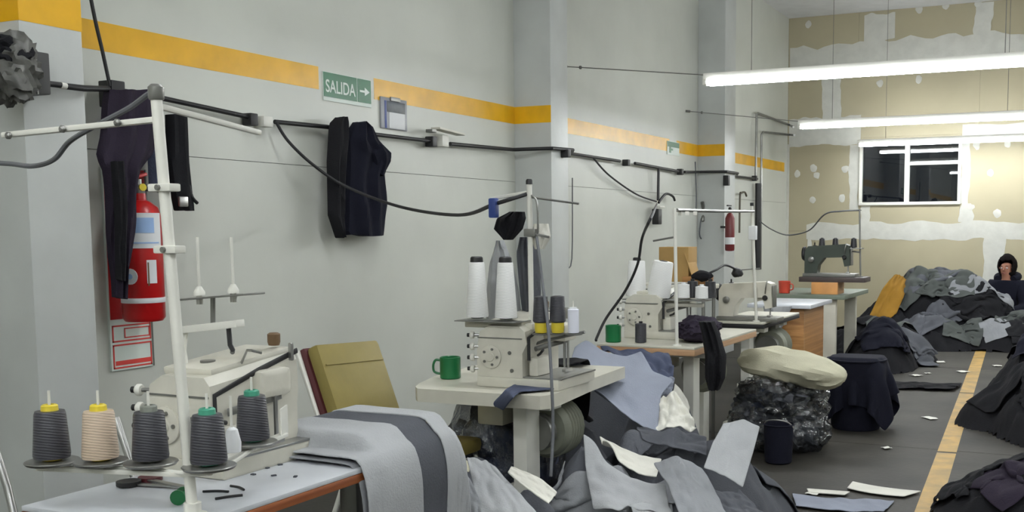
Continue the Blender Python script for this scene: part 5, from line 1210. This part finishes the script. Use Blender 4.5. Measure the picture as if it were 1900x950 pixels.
# ================================================================== PERSON
def skin_mesh(name, joints, bones, m, parent, sub=2):
    me = bpy.data.meshes.new(name); keys = list(joints)
    me.from_pydata([joints[k][0] for k in keys], [(keys.index(a), keys.index(b)) for a, b in bones], [])
    o = bpy.data.objects.new(name, me); COL.objects.link(o); o.parent = parent; me.materials.append(m)
    md = o.modifiers.new('skin', 'SKIN'); md.use_smooth_shade = True
    for i, k in enumerate(keys):
        r = joints[k][1]; sv = me.skin_vertices[0].data[i]; sv.radius = r if isinstance(r, tuple) else (r, r); sv.use_root = (i == 0)
    ms = o.modifiers.new('smooth', 'SUBSURF'); ms.levels = sub; ms.render_levels = sub
    return o
hp = wy(1866, 515, 13.55)   # chin
per = thing('person', Vector((hp.x+.02, 13.6, .0)), 'person in a dark hooded jacket sitting behind the back heap', 'person')
zt = hp.z   # chin height
sh = zt-.04
J = {'pelvis': ((0, 0, sh-.46), (.14, .11)), 'waist': ((0, -.01, sh-.27), (.125, .10)), 'chest': ((0, -.03, sh-.10), (.15, .11)), 'neckb': ((0, -.04, sh-.0), .06), 'neck': ((0, -.055, sh+.05), .05),
     'head': ((0, -.06, sh+.14), (.078, .09)), 'crown': ((0, -.055, sh+.225), (.062, .075))}
Bn = [('pelvis', 'waist'), ('waist', 'chest'), ('chest', 'neckb'), ('neckb', 'neck'), ('neck', 'head'), ('head', 'crown')]
for s, n_ in ((-1, 'l'), (1, 'r')):
    J.update({n_+'sh': ((s*.17, -.03, sh-.05), .062), n_+'el': ((s*.24, -.10, sh-.30), .045), n_+'wr': ((s*.13, -.32, sh-.36), .030), n_+'ha': ((s*.10, -.39, sh-.37), (.034, .018)),
              n_+'hip': ((s*.09, -.03, sh-.50), .085), n_+'kn': ((s*.17, -.40, max(.09, sh-.42)), .062), n_+'an': ((s*.10, -.42, .08), .04), n_+'to': ((s*.10, -.56, .05), .035)})
    Bn += [('chest', n_+'sh'), (n_+'sh', n_+'el'), (n_+'el', n_+'wr'), (n_+'wr', n_+'ha'), ('pelvis', n_+'hip'), (n_+'hip', n_+'kn'), (n_+'kn', n_+'an'), (n_+'an', n_+'to')]
    for f_, (dx, ln) in enumerate(((-.026, .062), (-.009, .075), (.009, .072), (.025, .058))):
        J[n_+'f%d' % f_] = ((s*.10+dx, -.39-ln*.6, sh-.372), .0095); J[n_+'g%d' % f_] = ((s*.10+dx, -.39-ln, sh-.395), .0085)
        Bn += [(n_+'ha', n_+'f%d' % f_), (n_+'f%d' % f_, n_+'g%d' % f_)]
    J[n_+'th'] = ((s*.10-s*.05, -.385, sh-.365), .010); Bn.append((n_+'wr', n_+'th'))
skin_mesh('body', J, Bn, SKIN, per)
def grow(k, e_):
    p_, r_2 = J[k]; r_2 = r_2 if isinstance(r_2, tuple) else (r_2, r_2); return (p_, (r_2[0]+e_, r_2[1]+e_))
jk_ = {k: grow(k, .022) for k in ('pelvis', 'waist', 'chest', 'neckb', 'lsh', 'lel', 'lwr', 'rsh', 'rel', 'rwr')}
skin_mesh('hooded_jacket', jk_, [b for b in Bn if b[0] in jk_ and b[1] in jk_], C_NAVY, per)
tr_ = {k: grow(k, .018) for k in ('pelvis', 'lhip', 'lkn', 'lan', 'rhip', 'rkn', 'ran')}
skin_mesh('trousers', tr_, [b for b in Bn if b[0] in tr_ and b[1] in tr_], C_BLACK, per)
hd = Vector((0, -.06, sh+.155))
MB().tube([(-.09, -.08, sh+.02), (-.115, .0, sh+.045), (-.08, .075, sh+.06), (0, .10, sh+.065), (.08, .075, sh+.06), (.115, 0, sh+.045), (.09, -.08, sh+.02)], .045, 12, 5).build('hood', C_NAVY, per)
b_ = blob(hd+Vector((0, .028, .025)), (.098, .098, .125), 1.1, .06, .05, 4)
# hair leaves the face open
b2 = MB(); keep = [i for i, v in enumerate(b_.v) if not (v[1] < hd.y-.035 and abs(v[0]) < .068 and v[2] < hd.z+.075)]
ks = set(keep); mp2 = {k: i for i, k in enumerate(keep)}
b2.add([b_.v[k] for k in keep], [tuple(mp2[i] for i in f) for f in b_.f if all(i in ks for i in f)])
ho = b2.build('hair', HAIR, per); hs = ho.modifiers.new('thickness', 'SOLIDIFY'); hs.thickness = .012; hs.offset = 1
for s in (-1, 1):
    MB().lathe([(.002, -.009), (.010, -.004), (.011, 0), (.010, .004), (.002, .009)], hd+Vector((s*.032, -.082, 0)), 10).build('eye', LABELW, per)
    MB().lathe([(.001, -.003), (.005, 0), (.001, .003)], hd+Vector((s*.032, -.092, 0)), 8, (0, 1, 0)).build('iris', HAIR, per)
    MB().tube([hd+Vector((s*.018, -.091, .022)), hd+Vector((s*.032, -.094, .027)), hd+Vector((s*.048, -.084, .022))], .004, 6).build('eyebrow', HAIR, per)
    MB().lathe([(.004, -.012), (.010, -.006), (.012, 0), (.010, .008), (.004, .014)], hd+Vector((s*.082, .0, -.005)), 10).build('ear', SKIN, per)
MB().tube([hd+Vector((0, -.088, .008)), hd+Vector((0, -.104, -.022)), hd+Vector((0, -.094, -.034))], [.007, .012, .010], 10).build('nose', SKIN, per)
MB().tube([hd+Vector((-.024, -.080, -.062)), hd+Vector((0, -.092, -.060)), hd+Vector((.024, -.080, -.062))], .006, 8).build('mouth', mat('lips', (140, 82, 76), rough=.5), per)
per.rotation_euler = (0, 0, -.25)
stl = thing('stool', (per.location.x, 13.62, 0), 'low dark stool under the sitting person', 'stool')
MB().bounds((-.16, -.12, max(.02, sh-.62)), (.16, .16, max(.05, sh-.575)), .006).build('seat', C_BLACK, stl)
for sx in (-.13, .13):
    for sy in (-.09, .13): MB().cyl((sx, sy, 0), (sx, sy, max(.03, sh-.62)), .015, n=8).build('leg', BLACK, stl)
